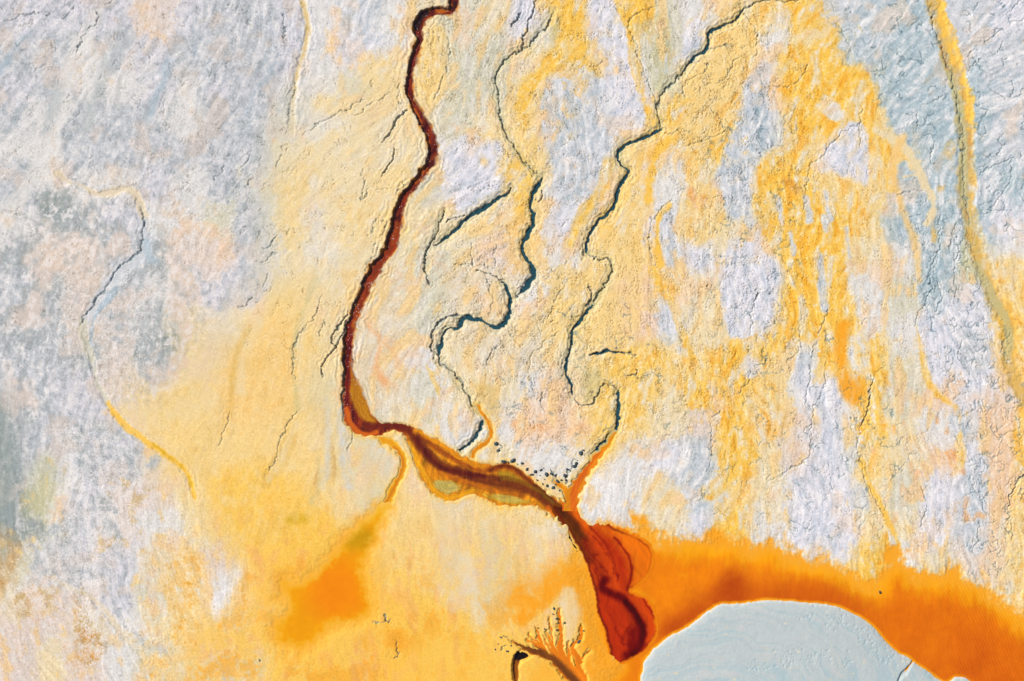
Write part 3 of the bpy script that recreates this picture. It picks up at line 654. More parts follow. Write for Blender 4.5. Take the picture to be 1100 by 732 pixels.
# ---- thin cracks and wrinkles
thin = [
    [(706, 5), (690, 14), (677, 20), (676, 30), (682, 45), (688, 65), (694, 85), (703, 105), (708, 120)], [(800, 15), (810, 28), (814, 40), (813, 55), (808, 62)],
    [(758, 55), (775, 50), (790, 48)], [(776, 50), (800, 53)], [(743, 65), (755, 68), (760, 72), (752, 80), (742, 85), (735, 93), (735, 105)],
    [(795, 60), (783, 75), (780, 85), (765, 90), (755, 95), (754, 100)], [(762, 115), (772, 125), (776, 140), (770, 147), (755, 152), (735, 157)], [(715, 145), (730, 141), (745, 142)],
    [(830, 93), (850, 93), (862, 80), (870, 70)], [(738, 200), (715, 220), (705, 230), (700, 240), (697, 260), (703, 285)], [(878, 172), (868, 182), (865, 215), (862, 230)],
    [(925, 133), (910, 140), (895, 152), (885, 165), (880, 172)], [(927, 115), (923, 135), (925, 160)], [(808, 328), (807, 358)], [(815, 310), (810, 330)], [(832, 310), (825, 317)],
    [(860, 350), (859, 378), (848, 385), (848, 402)], [(825, 378), (822, 388), (810, 395), (805, 410), (792, 424)], [(878, 365), (872, 385), (870, 400), (868, 420), (866, 441)],
    [(890, 330), (884, 348), (880, 358)], [(888, 385), (886, 410), (880, 430), (873, 445), (872, 470), (870, 485), (862, 497), (845, 507), (826, 517)],
    [(924, 459), (922, 475), (923, 490), (927, 505), (932, 520), (940, 535), (952, 558)], [(916, 446), (923, 459)], [(1000, 294), (1000, 310), (995, 325), (985, 340), (982, 352)],
    [(1012, 228), (1010, 245), (1009, 268), (1002, 285), (1000, 300)], [(1029, 236), (1023, 255), (1022, 272)], [(1030, 262), (1026, 290), (1028, 320)], [(763, 450), (765, 480), (761, 505)],
    [(1100, -2), (1080, 16)], [(1050, 190), (1062, 181), (1085, 172), (1100, 165)], [(1088, 172), (1085, 195), (1075, 210), (1066, 224), (1057, 231)], [(1083, 545), (1084, 556), (1090, 582)],
    [(1005, 150), (1000, 170), (1008, 178)], [(986, 117), (985, 140)], [(992, 114), (1004, 110), (1014, 100)], [(1040, 65), (1047, 50)], [(1041, 78), (1048, 64)],
    [(964, 210), (978, 205), (1000, 204)], [(976, 235), (990, 230)], [(120, 2), (111, 7)], [(82, 5), (75, 13), (68, 20), (60, 21)], [(55, 18), (45, 14), (30, 15), (20, 18), (4, 23)], [(104, 10), (105, 24), (95, 32), (88, 45), (80, 60)],
    [(305, 15), (306, 42)], [(395, 105), (370, 120), (350, 130), (335, 138), (325, 147)], [(420, 100), (400, 112), (380, 125)], [(480, 40), (483, 58), (478, 80), (472, 95), (467, 108)],
    [(507, 258), (506, 275), (508, 286)], [(534, 262), (531, 272), (534, 287)], [(487, 285), (505, 284), (520, 287), (534, 289)], [(512, 282), (520, 270)], [(521, 294), (529, 322), (526, 340)], [(605, 310), (595, 325), (588, 345)],
    [(602, 355), (585, 368), (572, 380), (568, 400), (574, 420)], [(540, 365), (528, 380), (520, 396)], [(583, 422), (582, 435), (586, 445)], [(318, 88), (314, 106)], [(270, 163), (258, 182)], [(302, 166), (296, 180)], [(242, 178), (230, 195)],
    [(272, 192), (266, 200)], [(300, 252), (292, 262), (282, 268)], [(297, 272), (288, 278), (280, 282)], [(346, 318), (338, 340), (318, 365), (315, 390), (318, 410)], [(350, 345), (343, 360)],
    [(271, 318), (265, 326), (255, 332)], [(288, 292), (284, 308)], [(320, 442), (310, 455), (302, 475), (295, 495), (282, 512)], [(248, 442), (240, 465), (235, 480)], [(1080, 365), (1078, 380)], [(1086, 358), (1080, 366)],
    [(988, 568), (995, 545), (994, 530), (988, 522)], [(1022, 465), (1030, 475)], [(1045, 515), (1048, 528), (1056, 540), (1058, 555)], [(1053, 560), (1050, 580), (1046, 595)], [(384, 450), (378, 470), (375, 486)],
    [(765, 450), (775, 440)], [(1064, 455), (1072, 470), (1090, 460)], [(1005, 335), (1012, 318), (1006, 300)], [(870, 470), (864, 462), (872, 457)], [(1035, 365), (1030, 385), (1050, 410)], [(440, 190), (430, 203), (422, 215)],
    [(418, 235), (408, 255), (398, 270)], [(412, 262), (400, 278), (392, 292)], [(405, 235), (397, 250)], [(398, 200), (388, 215), (392, 190)], [(430, 90), (427, 105), (433, 112)],
]
for pts in thin:
    gully(.62, .28, pts, ter=.35, tint=.35, jag=1.8)
gully(.8, .26, [(998, 6), (1003, 25), (1010, 45), (1018, 70), (1025, 95), (1032, 120), (1035, 147), (1036, 180), (1038, 215), (1043, 245)], ter=.2, tint=.5, jag=2.0)
gully(.9, .24, [(150, 222), (155, 240), (152, 255), (152, 268), (142, 278), (132, 285), (122, 294), (113, 310), (105, 320), (98, 330), (90, 341), (85, 352)], ter=.3, tint=.5, jag=1.8)
for pts in [[(600, 652), (601, 664), (600, 676), (602, 690), (600, 702)], [(625, 672), (625, 682), (619, 690), (614, 698), (618, 706)], [(588, 676), (592, 686), (590, 694)], [(540, 684), (550, 688), (560, 694)], [(545, 692), (538, 700)], [(574, 672), (580, 682)], [(607, 668), (605, 680)], [(632, 694), (626, 702)], [(536, 476), (540, 480), (534, 486)], [(590, 505), (598, 514)], [(620, 494), (612, 506), (607, 516)], [(608, 518), (606, 526)], [(628, 482), (624, 490)],
            [(410, 660), (416, 668)], [(400, 668), (412, 672), (418, 664)], [(426, 690), (430, 700), (424, 706)], [(276, 706), (280, 712)]]:
    gully(.7, .34, pts, ter=.3, tint=.6, jag=2.0)
# ---- crazed crack network of the drying crust
def voronoi_edge(x, y, seed):
    r = np.random.RandomState(seed); px = r.rand(NL, NL).astype(f32); py = r.rand(NL, NL).astype(f32)
    xi = np.floor(x).astype(int); yi = np.floor(y).astype(int)
    f1 = np.full(x.shape, 9., f32); f2 = f1.copy()
    for dy in (-1, 0, 1):
        for dx in (-1, 0, 1):
            cx = xi + dx; cy = yi + dy
            d = np.hypot(cx + px[cy & 255, cx & 255] - x, cy + py[cy & 255, cx & 255] - y)
            f2 = np.where(d < f1, f1, np.minimum(f2, d)); f1 = np.minimum(f1, d)
    return f2 - f1
def crazed(cell, soft, amt, pts, seed, sx=1.0, keep=0.0):
    sl, d = poly_dist(pts, soft + 4)
    m = sst(-soft, soft, d + 10 * BN[sl])
    x = (U[sl] + 5 * pn(U[sl] / 14, V[sl] / 14, seed) + 2 * W0x[sl]) / (cell * sx); y = (V[sl] + 5 * pn(U[sl] / 14, V[sl] / 14, seed + 1) + 2 * W0y[sl]) / cell
    e = voronoi_edge(x + 50, y + 50, seed)
    amt = amt * .62
    k = (1 - sst(.02, 1.5 / cell, e)) * m * sst(keep - .12, keep + .12, pn(U[sl] / 18, V[sl] / 18, seed + 2))
    Z[sl] -= amt * k
    COL[sl] = lerp(COL[sl], np.array([98, 126, 136], f32), (.5 * k)[..., None])  # teal shade painted into the cracks
crazed(17, 10, .38, [(1042, -30), (1130, -30), (1130, 250), (1060, 235), (1048, 150), (1040, 60)], 80, 1.3, 0.1)
crazed(13, 12, .34, [(985, 240), (1040, 240), (1080, 380), (1110, 430), (1110, 520), (1080, 640), (1030, 640), (1040, 480), (1000, 380)], 84, .6, 0.0)
crazed(16, 12, .26, [(905, -20), (1000, -20), (1020, 150), (960, 130), (900, 60)], 88, 1.4, .12)
crazed(20, 14, .26, [(840, 330), (960, 400), (980, 560), (860, 580), (740, 540), (760, 440)], 92, .6, .22)
crazed(15, 10, .22, [(755, 150), (850, 80), (850, 380), (770, 370)], 96, .7, .2)
crazed(24, 14, .2, [(540, 340), (720, 330), (720, 470), (560, 480)], 100, .6, .25)

# ------------------------------------------------------------------ water
ISL = [(688, 738), (690, 720), (692, 711), (700, 700), (710, 691), (722, 682), (735, 676), (748, 667), (762, 656), (771, 650), (785, 649), (800, 648), (815, 646), (830, 645), (850, 646), (870, 648), (893, 650), (905, 654),
       (920, 661), (932, 668), (942, 677), (953, 690), (965, 701), (975, 706), (985, 713), (998, 722), (1010, 731), (1018, 733), (1026, 728), (1036, 728), (1046, 735), (1062, 760), (1050, 800), (980, 835), (860, 848), (750, 825), (700, 790)]
POND = [(612, 572), (640, 566), (660, 570), (682, 575), (700, 580), (720, 583), (735, 585), (750, 583), (768, 582), (790, 584), (810, 589), (830, 588), (845, 596), (860, 603), (880, 604), (900, 611), (920, 621), (938, 630), (950, 612), (962, 592), (972, 608), (988, 618),
        (1005, 622), (1022, 614), (1036, 626), (1055, 632), (1075, 642), (1090, 658), (1104, 668), (1150, 690), (1180, 760), (1130, 860), (980, 900), (800, 900), (680, 860), (640, 790), (655, 735), (668, 716), (655, 704), (646, 690), (640, 665), (636, 640), (628, 612), (620, 590)]
sl_p, d_p = poly_dist(POND, 60, 1.0)
sl_i, d_i = poly_dist(ISL, 30, .5)
PLEV = -.34
# bed of the pond: the shore dips gently, crusted fingers stand out of the shallows
fing = 2.5 * pn(U[sl_p] / 6, V[sl_p] / 22, 110) + 1.5 * pn(U[sl_p] / 2.6, V[sl_p] / 9, 113) + 8 * MN[sl_p] + 9 * pn(U[sl_p] / 24, V[sl_p] / 20, 116) + 4 * pn(U[sl_p] / 22, V[sl_p] / 30, 111) + 2.5 * pn(U[sl_p] / 3, V[sl_p] / 9, 112)
dd = d_p + fing * sst(610, 720, U[sl_p]) * .9
ctr = sst(-34, 2, dd)
Z[sl_p] = lerp(Z[sl_p], PLEV + .10 * REL[sl_p] * MN[sl_p] + .05 * FN[sl_p] - .014 * np.clip(dd, -20, 200), ctr)
# orange bloom soaked into the shore
soak = sst(-12, 2, dd + 5 * MN[sl_p] + 2 * FN[sl_p]) * (1 - .75 * (U[sl_p] < 640))
COL[sl_p] = lerp(COL[sl_p], PAL['E'], (np.clip(soak, 0, 1) * .92)[..., None])
zb = Z[sl_i]
Z[sl_i] = lerp(zb, np.minimum(zb, PLEV - .8), sst(-3, 3, d_i))
POOL = [(414, 544), (398, 556), (384, 569), (370, 579), (364, 590), (352, 604), (337, 620), (320, 630), (305, 627), (308, 642), (312, 656), (296, 674), (297, 684), (308, 691), (325, 695), (340, 688), (352, 672), (375, 668), (394, 661), (397, 648), (391, 630), (387, 610), (394, 595), (402, 578), (408, 562)]
sl_o, d_o = poly_dist(POOL, 30, 1.2)
d_o = d_o + 3 + 3.5 * pn(U[sl_o] / 12, V[sl_o] / 12, 114) + 2.2 * pn(U[sl_o] / 4, V[sl_o] / 4, 115) + 1.2 * FN[sl_o]
dd = d_o
Z[sl_o] = lerp(Z[sl_o], -.20 - .016 * np.clip(dd, -18, 60) + .05 * FN[sl_o] + .06 * MN[sl_o], sst(-22, 0, dd))
COL[sl_o] = lerp(COL[sl_o], lerp(PAL['O'], PAL['E'], .6), (.85 * sst(-12, 3, dd + 3 * c1[sl_o]))[..., None])

STREAM = [(505, -110, 4.2), (496, -60, 4.4), (488, -12, 4.5), (488, 4, 4.8), (485, 10, 5.0), (478, 12, 4.2), (468, 11, 4.0), (459, 15, 5.6), (452, 22, 6.4), (449, 31, 5.6), (451, 38, 4.0), (450, 47, 4.0), (446, 58, 3.8), (442, 72, 3.6), (440, 84, 3.6), (440, 97, 3.6), (442, 106, 3.8), (447, 116, 4.0), (453, 128, 4.4), (460, 140, 4.6), (463, 150, 5.2), (465, 160, 5.0), (464, 170, 4.6),
          (459, 180, 4.6), (451, 190, 4.8), (444, 199, 4.6), (437, 207, 4.4), (432, 216, 4.6), (428, 226, 5.0), (426, 236, 5.2), (424, 250, 4.8), (420, 264, 5.0), (413, 276, 5.0), (405, 286, 5.0), (398, 298, 4.8), (392, 312, 4.6), (386, 326, 4.4), (381, 340, 4.4), (376, 354, 4.6), (373.5, 368, 4.4), (373, 382, 4.2), (373, 396, 4.2), (373, 412, 4.4), (373, 428, 4.6), (373, 442, 5.0),
          (378, 454, 5.6), (387, 462, 6.0), (398, 463, 6.2), (408, 460, 6.0), (420, 458, 5.2), (432, 460, 5.2), (442, 467, 5.4), (452, 479, 6.6), (462, 491, 7.0), (473, 501, 7.0), (488, 507, 6.6), (503, 511, 6.6), (518, 515, 8.0), (533, 518, 9.0), (548, 522, 9.0), (564, 526, 8.6), (578, 531, 8.4), (590, 540, 9.4), (602, 549, 10.5), (614, 559, 11.5), (622, 571, 11), (628, 582, 11)]
BRAIDS = [[(440, 474, 3.5), (446, 488, 4.2), (452, 503, 4.0), (459, 515, 4.0), (468, 527, 4.0), (480, 535, 3.4), (494, 533, 3.0), (507, 528, 3.0), (520, 532, 3.4), (534, 539, 3.6), (550, 541, 3.6), (570, 540, 4.0), (588, 542, 5.0)],
          [(440, 461, 4.0), (455, 470, 4.6), (470, 479, 4.4), (484, 487, 4.2), (497, 495, 4.4), (512, 502, 5.0), (528, 504, 4.4), (541, 500, 3.4), (553, 504, 3.6), (564, 513, 4.0), (576, 524, 4.5)],
          [(480, 512, 4), (494, 522, 6), (512, 523, 6), (530, 528, 6), (550, 532, 6)], [(496, 500, 4), (520, 508, 6), (545, 512, 6), (565, 522, 6)]]
FEED = [[(513, 436, 1.2), (520, 446, 1.9), (526, 456, 2.3), (528, 465, 2.3), (525, 474, 2.3), (515, 480, 2.2), (508, 488, 2.4), (507, 500, 3.0)],
        [(660, 466, 1.0), (655, 476, 1.8), (645, 488, 2.6), (635, 500, 3.8), (625, 512, 6.0), (619, 524, 7.0), (615, 536, 6.5), (612, 548, 7.0), (612, 556, 6.0)], [(596, 516, 1.2), (603, 523, 2.2), (612, 533, 4.0)]]
BRANCH = [(406, 469, 2.4), (413, 474, 3.0), (423, 479, 3.6), (430, 487, 3.8), (434, 497, 3.4), (431, 510, 3.0), (425, 520, 3.2), (419, 534, 3.6), (411, 547, 4.2), (402, 559, 5.0), (394, 570, 6.0), (386, 582, 7.0)]
PITS = [(566, 702, 4.6), (561, 704, 5.4), (555, 712, 3.4), (554, 722, 3.2), (555, 734, 3.2), (557, 750, 3.2)]
RILLS = [[(550, 690, .8), (560, 695, 1.4), (572, 699, 1.8), (586, 704, 2.4), (598, 712, 2.8), (608, 722, 3.4), (622, 737, 4.0), (640, 760, 4.5)], [(576, 676, .7), (579, 686, 1.0), (583, 697, 1.6), (588, 704, 1.8)], [(600, 655, .8), (602, 672, 1.6), (603, 688, 1.8), (602, 700, 2.0), (608, 712, 2.4), (618, 726, 3.0)],
         [(625, 673, .9), (624, 684, 1.2), (618, 691, 1.4), (616, 699, 1.6), (621, 708, 2.2), (622, 722, 3.0), (630, 740, 3.4)], [(566, 688, .8), (575, 693, 1.2), (586, 700, 1.4)], [(588, 680, .6), (592, 695, 1.0), (600, 710, 1.4)]]
LOBE = [(374, 388), (378, 398), (385, 414), (393, 432), (400, 446), (408, 455), (396, 462), (384, 456), (376, 446), (372, 430), (372, 405)]

def body(lines, jag=1.0, polys=()):
    """union of channels: returns slice and inside distance"""
    allp = [p for l in lines for p in l] + [p for q in polys for p in q]
    sl = box([(p[0], p[1]) for p in allp], 26)
    R = np.full(U[sl].shape, -30., f32)
    for l in lines:
        s2, D, HW, T = seg_dist(l, 24, jag)
        jo, io = s2[0].start - sl[0].start, s2[1].start - sl[1].start
        ss = (slice(max(jo, 0), jo + D.shape[0]), slice(max(io, 0), io + D.shape[1]))
        Dv = (HW * (1 + .30 * pn(U[s2] / 6, V[s2] / 6, 77) + .30 * pn(U[s2] / 17, V[s2] / 17, 76)) - D)[max(-jo, 0):, max(-io, 0):]
        Rv = R[ss]; h, w = min(Rv.shape[0], Dv.shape[0]), min(Rv.shape[1], Dv.shape[1])
        Rv[:h, :w] = np.maximum(Rv[:h, :w], Dv[:h, :w])
    for q in polys:
        s2, D = poly_dist(q, 24, jag * .6)
        jo, io = s2[0].start - sl[0].start, s2[1].start - sl[1].start
        ss = (slice(max(jo, 0), jo + D.shape[0]), slice(max(io, 0), io + D.shape[1]))
        Dv = D[max(-jo, 0):, max(-io, 0):]
        Rv = R[ss]; h, w = min(Rv.shape[0], Dv.shape[0]), min(Rv.shape[1], Dv.shape[1])
        Rv[:h, :w] = np.maximum(Rv[:h, :w], Dv[:h, :w])
    return sl, R
def carve(sl, R, bank, level, deep, gentle=None):
    """cut a channel: bank is how many plan units the bank takes, level the water, deep the bed; Z is only lowered"""
    t = sst(-bank, .6, R)
    bed = level - deep * sst(0, 3.5, R) - .04
    Z[sl] = np.where(R > -bank, lerp(Z[sl], np.minimum(Z[sl], bed), t), Z[sl])
STREAM = [(p[0], p[1], p[2] * (.82 if p[1] < 230 else .98)) for p in STREAM]
REACH = [(441, 460), (455, 466), (480, 479), (500, 493), (530, 500), (553, 501), (575, 519), (600, 541), (616, 556), (604, 556), (590, 546), (570, 543), (540, 541), (515, 531), (495, 534), (478, 536), (462, 520), (449, 500), (441, 480)]
sl_s, R_s = body([STREAM] + BRAIDS, .9, [LOBE, REACH]); sl_b, R_b = body(FEED, 1.0)
sl_n, R_n = body([BRANCH], .9); RILLS = [[(p[0], p[1], p[2] * 1.7) for p in l] for l in RILLS] + [[(610, 690, 1.0), (611, 700, 1.6), (612, 712, 2.4), (618, 724, 3.0)], [(568, 681, .8), (574, 688, 1.2), (584, 697, 1.8)], [(590, 664, .7), (592, 678, 1.2), (594, 694, 1.8), (600, 706, 2.2)], [(634, 700, .9), (627, 706, 1.6), (622, 714, 2.4)], [(584, 684, .7), (588, 694, 1.3), (596, 706, 1.8)]]
sl_r, R_r = body(RILLS, 1.2); sl_q, R_q = body([PITS], .7)
up = 1 - sst(380, 470, V[sl_s])                        # incised above, level with its flats below
SLEV = lerp(np.full(U[sl_s].shape, -.20, f32), np.full(U[sl_s].shape, -.72, f32), up) - .14 * sst(500, 590, U[sl_s]) * (1 - up)
carve(sl_s, R_s, 1.5, SLEV, .5)
LEVV = lambda sl: (-.20 - .14 * sst(500, 590, V[sl])).astype(f32)
BLEV = LEVV(sl_b) - .010; carve(sl_b, R_b, 2.2, BLEV, .3)
NLEV = -.25; carve(sl_n, R_n, 2.2, NLEV, .3)
RLEV = -.36; carve(sl_r, R_r, 1.8, RLEV, .3)
QLEV = -.9; carve(sl_q, R_q, 1.6, QLEV, .4)
fb = sst(-20, -3, R_s) * (1 - sst(-3, -1.5, R_s)) * up
Z[sl_s] += .085 * fb * np.sin(R_s * 1.2 + 3.2 * pn(U[sl_s] / 13, V[sl_s] / 13, 78)) * sst(-.3, .2, pn(U[sl_s] / 22, V[sl_s] / 22, 79))
bank_shade = sst(-2.6, -.6, R_s) * up
COL[sl_s] = lerp(COL[sl_s], np.array([112, 74, 60], f32), (.85 * bank_shade)[..., None])  # bank shadow deepened by a dark brown band in the colour
rust = sst(-4.5, -1.2, R_s) * sst(0, .35, pn(U[sl_s] / 8, V[sl_s] / 11, 74)) * up
COL[sl_s] = lerp(COL[sl_s], np.array([206, 134, 56], f32), (.7 * rust)[..., None])
# iron crust on the banks
for sl, R, c, a in ((sl_s, R_s - 30 * up, 'O', .5), (sl_b, R_b, 'O', .5), (sl_n, R_n, 'O', .6), (sl_r, R_r, 'O', .6)):
    COL[sl] = lerp(COL[sl], PAL[c], (a * sst(-6, -.5, R + 1.2 * W0x[sl]))[..., None])

# ------------------------------------------------------------------ hills far off: the sheet rises out of the valley
far = sst(3000, 14000, outd)
Z += far * (260 + 160 * fbm(U / 2600, V / 2600, 4, 120)) + sst(900, 5000, outd) * 10 * fbm(U / 700, V / 700, 4, 124)

# ------------------------------------------------------------------ colour to reflectance
LIGHT = np.array([1.45, 1.46, 1.52], f32)      # brightness of full daylight on level ground at this exposure
def albedo(c255):
    c = np.clip(c255, 2, 255) / 255.
    lin = np.where(c <= .04045, c / 12.92, ((c + .055) / 1.055) ** 2.4)
    return np.clip(lin / LIGHT, .004, .86).astype(f32)

# ------------------------------------------------------------------ mesh writing
def mesh_from(name, verts, quads, attrs):
    me = bpy.data.meshes.new(name)
    nv, nq = len(verts), len(quads)
    me.vertices.add(nv); me.loops.add(nq * 4); me.polygons.add(nq)
    me.vertices.foreach_set('co', np.ascontiguousarray(verts, dtype=f32).ravel())
    me.loops.foreach_set('vertex_index', np.ascontiguousarray(quads, dtype=np.int32).ravel())
    me.polygons.foreach_set('loop_start', np.arange(0, nq * 4, 4, dtype=np.int32))
    me.polygons.foreach_set('use_smooth', np.ones(nq, bool))
    me.update(calc_edges=True)
    for k, v in attrs.items():
        if v.ndim == 2:
            a = me.attributes.new(k, 'FLOAT_COLOR', 'POINT')
            a.data.foreach_set('color', np.concatenate([v, np.ones((nv, 1), f32)], 1).astype(f32).ravel())
        else:
            a = me.attributes.new(k, 'FLOAT', 'POINT'); a.data.foreach_set('value', v.astype(f32).ravel())
    o = bpy.data.objects.new(name, me); bpy.context.scene.collection.objects.link(o)
    return o
def grid_patch(name, sl, keep, z, attrs):
    """the part of the survey grid where keep (per point) holds, as one sheet"""
    X = (U[sl] - CX) * S; Y = (CY - V[sl]) * S
    q = keep[:-1, :-1] | keep[1:, :-1] | keep[:-1, 1:] | keep[1:, 1:]
    h, w = X.shape
    idx = np.arange(h * w).reshape(h, w)
    jj, ii = np.nonzero(q)
    quads = np.stack([idx[jj, ii], idx[jj + 1, ii], idx[jj + 1, ii + 1], idx[jj, ii + 1]], 1)
    used = np.unique(quads)
    remap = np.full(h * w, -1, np.int64); remap[used] = np.arange(len(used))
    co = np.stack([X.ravel()[used], Y.ravel()[used], np.broadcast_to(z, X.shape).ravel()[used]], 1)
    at = {k: (v.reshape(-1, v.shape[-1])[used] if v.ndim == 3 else v.ravel()[used]) for k, v in attrs.items()}
    return mesh_from(name, co, remap[quads], at)
def tag(o, label=None, cat=None, group=None, kind=None):
    if label: o['label'] = label
    if cat: o['category'] = cat
    if group: o['group'] = group
    if kind: o['kind'] = kind
    return o

# ------------------------------------------------------------------ materials
def new_mat(name):
    m = bpy.data.materials.new(name); m.use_nodes = True
    nt = m.node_tree; nt.nodes.clear()
    return m, nt, nt.nodes.new, nt.links.new
def ground_mat(name, bump=.14, rough=.92, grain=.10):
    m, nt, N, K = new_mat(name)
    out = N('ShaderNodeOutputMaterial'); p = N('ShaderNodeBsdfPrincipled')
    at = N('ShaderNodeAttribute'); at.attribute_name = 'mineral'
    tc = N('ShaderNodeTexCoord')
    n1 = N('ShaderNodeTexNoise'); n1.inputs['Scale'].default_value = 2.6; n1.inputs['Detail'].default_value = 5; n1.inputs['Roughness'].default_value = .7
    n2 = N('ShaderNodeTexNoise'); n2.inputs['Scale'].default_value = .55; n2.inputs['Detail'].default_value = 4
    K(tc.outputs['Object'], n1.inputs['Vector']); K(tc.outputs['Object'], n2.inputs['Vector'])
    r1 = N('ShaderNodeMapRange'); r1.inputs['From Min'].default_value = .3; r1.inputs['From Max'].default_value = .7
    r1.inputs['To Min'].default_value = 1 - grain; r1.inputs['To Max'].default_value = 1 + grain
    K(n1.outputs['Fac'], r1.inputs['Value'])
    mx = N('ShaderNodeMix'); mx.data_type = 'RGBA'; mx.blend_type = 'MULTIPLY'; mx.inputs['Factor'].default_value = 1
    cb = N('ShaderNodeCombineColor')
    for i in range(3): K(r1.outputs['Result'], cb.inputs[i])
    K(at.outputs['Color'], mx.inputs['A']); K(cb.outputs['Color'], mx.inputs['B'])
    K(mx.outputs['Result'], p.inputs['Base Color'])
    b = N('ShaderNodeBump'); b.inputs['Strength'].default_value = bump; b.inputs['Distance'].default_value = .12
    K(n1.outputs['Fac'], b.inputs['Height']); K(b.outputs['Normal'], p.inputs['Normal'])
    p.inputs['Roughness'].default_value = rough; p.inputs['Specular IOR Level'].default_value = .15
    K(p.outputs['BSDF'], out.inputs['Surface'])
    return m
def water_mat(name, ripple=.25, scale=1.6, rough=.14, froth=0.0, spec=.35, wavedir=None):
    """murky water: pigment colour per point, clear where it is shallow"""
    m, nt, N, K = new_mat(name)
    out = N('ShaderNodeOutputMaterial'); p = N('ShaderNodeBsdfPrincipled')
    at = N('ShaderNodeAttribute'); at.attribute_name = 'pigment'
    tc = N('ShaderNodeTexCoord')
    n1 = N('ShaderNodeTexNoise'); n1.inputs['Scale'].default_value = scale; n1.inputs['Detail'].default_value = 3
    K(tc.outputs['Object'], n1.inputs['Vector'])
    hgt = n1.outputs['Fac']
    if wavedir is not None:
        mp = N('ShaderNodeMapping'); mp.inputs['Rotation'].default_value[2] = wavedir
        wv = N('ShaderNodeTexWave'); wv.inputs['Scale'].default_value = .5; wv.inputs['Distortion'].default_value = 5; wv.inputs['Detail'].default_value = 2; wv.inputs['Detail Scale'].default_value = .7
        K(tc.outputs['Object'], mp.inputs['Vector']); K(mp.outputs['Vector'], wv.inputs['Vector'])
        ad = N('ShaderNodeMath'); ad.operation = 'MULTIPLY_ADD'; ad.inputs[1].default_value = .55
        wa = N('ShaderNodeAttribute'); wa.attribute_name = 'wind'
        ml = N('ShaderNodeMath'); ml.operation = 'MULTIPLY'; K(wv.outputs['Fac'], ml.inputs[0]); K(wa.outputs['Fac'], ml.inputs[1])
        K(ml.outputs['Value'], ad.inputs[0]); K(n1.outputs['Fac'], ad.inputs[2]); hgt = ad.outputs['Value']
    b = N('ShaderNodeBump'); b.inputs['Strength'].default_value = ripple; b.inputs['Distance'].default_value = .15
    K(hgt, b.inputs['Height']); K(b.outputs['Normal'], p.inputs['Normal'])
    col = at.outputs['Color']
    if froth:
        vo = N('ShaderNodeTexVoronoi'); vo.inputs['Scale'].default_value = 2.1
        n3 = N('ShaderNodeTexNoise'); n3.inputs['Scale'].default_value = .5; n3.inputs['Detail'].default_value = 2
        K(tc.outputs['Object'], vo.inputs['Vector']); K(tc.outputs['Object'], n3.inputs['Vector'])
        g = N('ShaderNodeMath'); g.operation = 'LESS_THAN'; g.inputs[1].default_value = .17; K(vo.outputs['Distance'], g.inputs[0])
        g2 = N('ShaderNodeMath'); g2.operation = 'GREATER_THAN'; g2.inputs[1].default_value = .5; K(n3.outputs['Fac'], g2.inputs[0])
        g3 = N('ShaderNodeMath'); g3.operation = 'MULTIPLY'; K(g.outputs['Value'], g3.inputs[0]); K(g2.outputs['Value'], g3.inputs[1])
        fa = N('ShaderNodeAttribute'); fa.attribute_name = 'froth'
        g5 = N('ShaderNodeMath'); g5.operation = 'MULTIPLY'; K(g3.outputs['Value'], g5.inputs[0]); K(fa.outputs['Fac'], g5.inputs[1])
        g4 = N('ShaderNodeMath'); g4.operation = 'MULTIPLY'; g4.inputs[1].default_value = froth; K(g5.outputs['Value'], g4.inputs[0])
        mx = N('ShaderNodeMix'); mx.data_type = 'RGBA'; K(g4.outputs['Value'], mx.inputs['Factor']); K(col, mx.inputs['A']); mx.inputs['B'].default_value = (.6, .5, .48, 1)
        col = mx.outputs['Result']
    K(col, p.inputs['Base Color'])
    p.inputs['Roughness'].default_value = rough; p.inputs['Specular IOR Level'].default_value = spec
    K(p.outputs['BSDF'], out.inputs['Surface'])
    return m

# ------------------------------------------------------------------ ground object
M_ground = ground_mat('mineral crust')
allsl = (slice(0, NY), slice(0, NX))
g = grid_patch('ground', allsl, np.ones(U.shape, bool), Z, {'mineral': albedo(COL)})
g.data.materials.append(M_ground)
tag(g, 'cracked tailings ground crusted with white salt, grey silt and yellow ochre', 'ground', kind='structure')

# ------------------------------------------------------------------ pigment painting on water
RGB = lambda *c: np.array(c, f32)
def wpaint(P, sl, c, w, soft, al, pts, warp=.6):
    Dsl, D, HW, T = seg_dist(pts, w + soft + 6, warp)
    full = np.zeros(U.shape, f32); full[Dsl] = al * (1 - sst(max(w - soft * .5, 0), w + soft, D))
    P[:] = lerp(P, RGB(*c), full[sl][..., None])
def wblotch(P, sl, c, soft, al, pts, warp=1.0):
    Dsl, D = poly_dist(pts, soft + 6, warp)
    full = np.zeros(U.shape, f32); full[Dsl] = al * sst(-soft, soft, D + .3 * W1x[Dsl])
    P[:] = lerp(P, RGB(*c), full[sl][..., None])
def water(name, sl, R, level, P, mat, label, cat='stream', extra=None, feather=None, bg=None, clear=.09):
    dep = (level - Z[sl])
    keep = (R > -2.5) & (dep > -.02)
    if name == 'feeder_stream': keep &= (V[sl] < 549)
    dep = np.minimum(dep, feather(R) if feather else (R + .8) * .12)
    P = lerp(COL[sl] if bg is None else bg, P, sst(-.01, clear, dep)[..., None])
    at = {'pigment': albedo(P)}
    if extra: at.update(extra)
    o = grid_patch(name, sl, keep, level, at)
    o.data.materials.append(mat)
    tag(o, label, cat, kind='structure')
    return o
M_stream = water_mat('iron water running', .5, 2.2, .2, .85)
M_still = water_mat('iron water still', .3, .8, .22, spec=.12, wavedir=math.radians(-25))
M_thin = water_mat('iron water shallow', .3, 2.0, .3)
M_creek = water_mat('shade-teal creek water', .2, 1.5, .12)

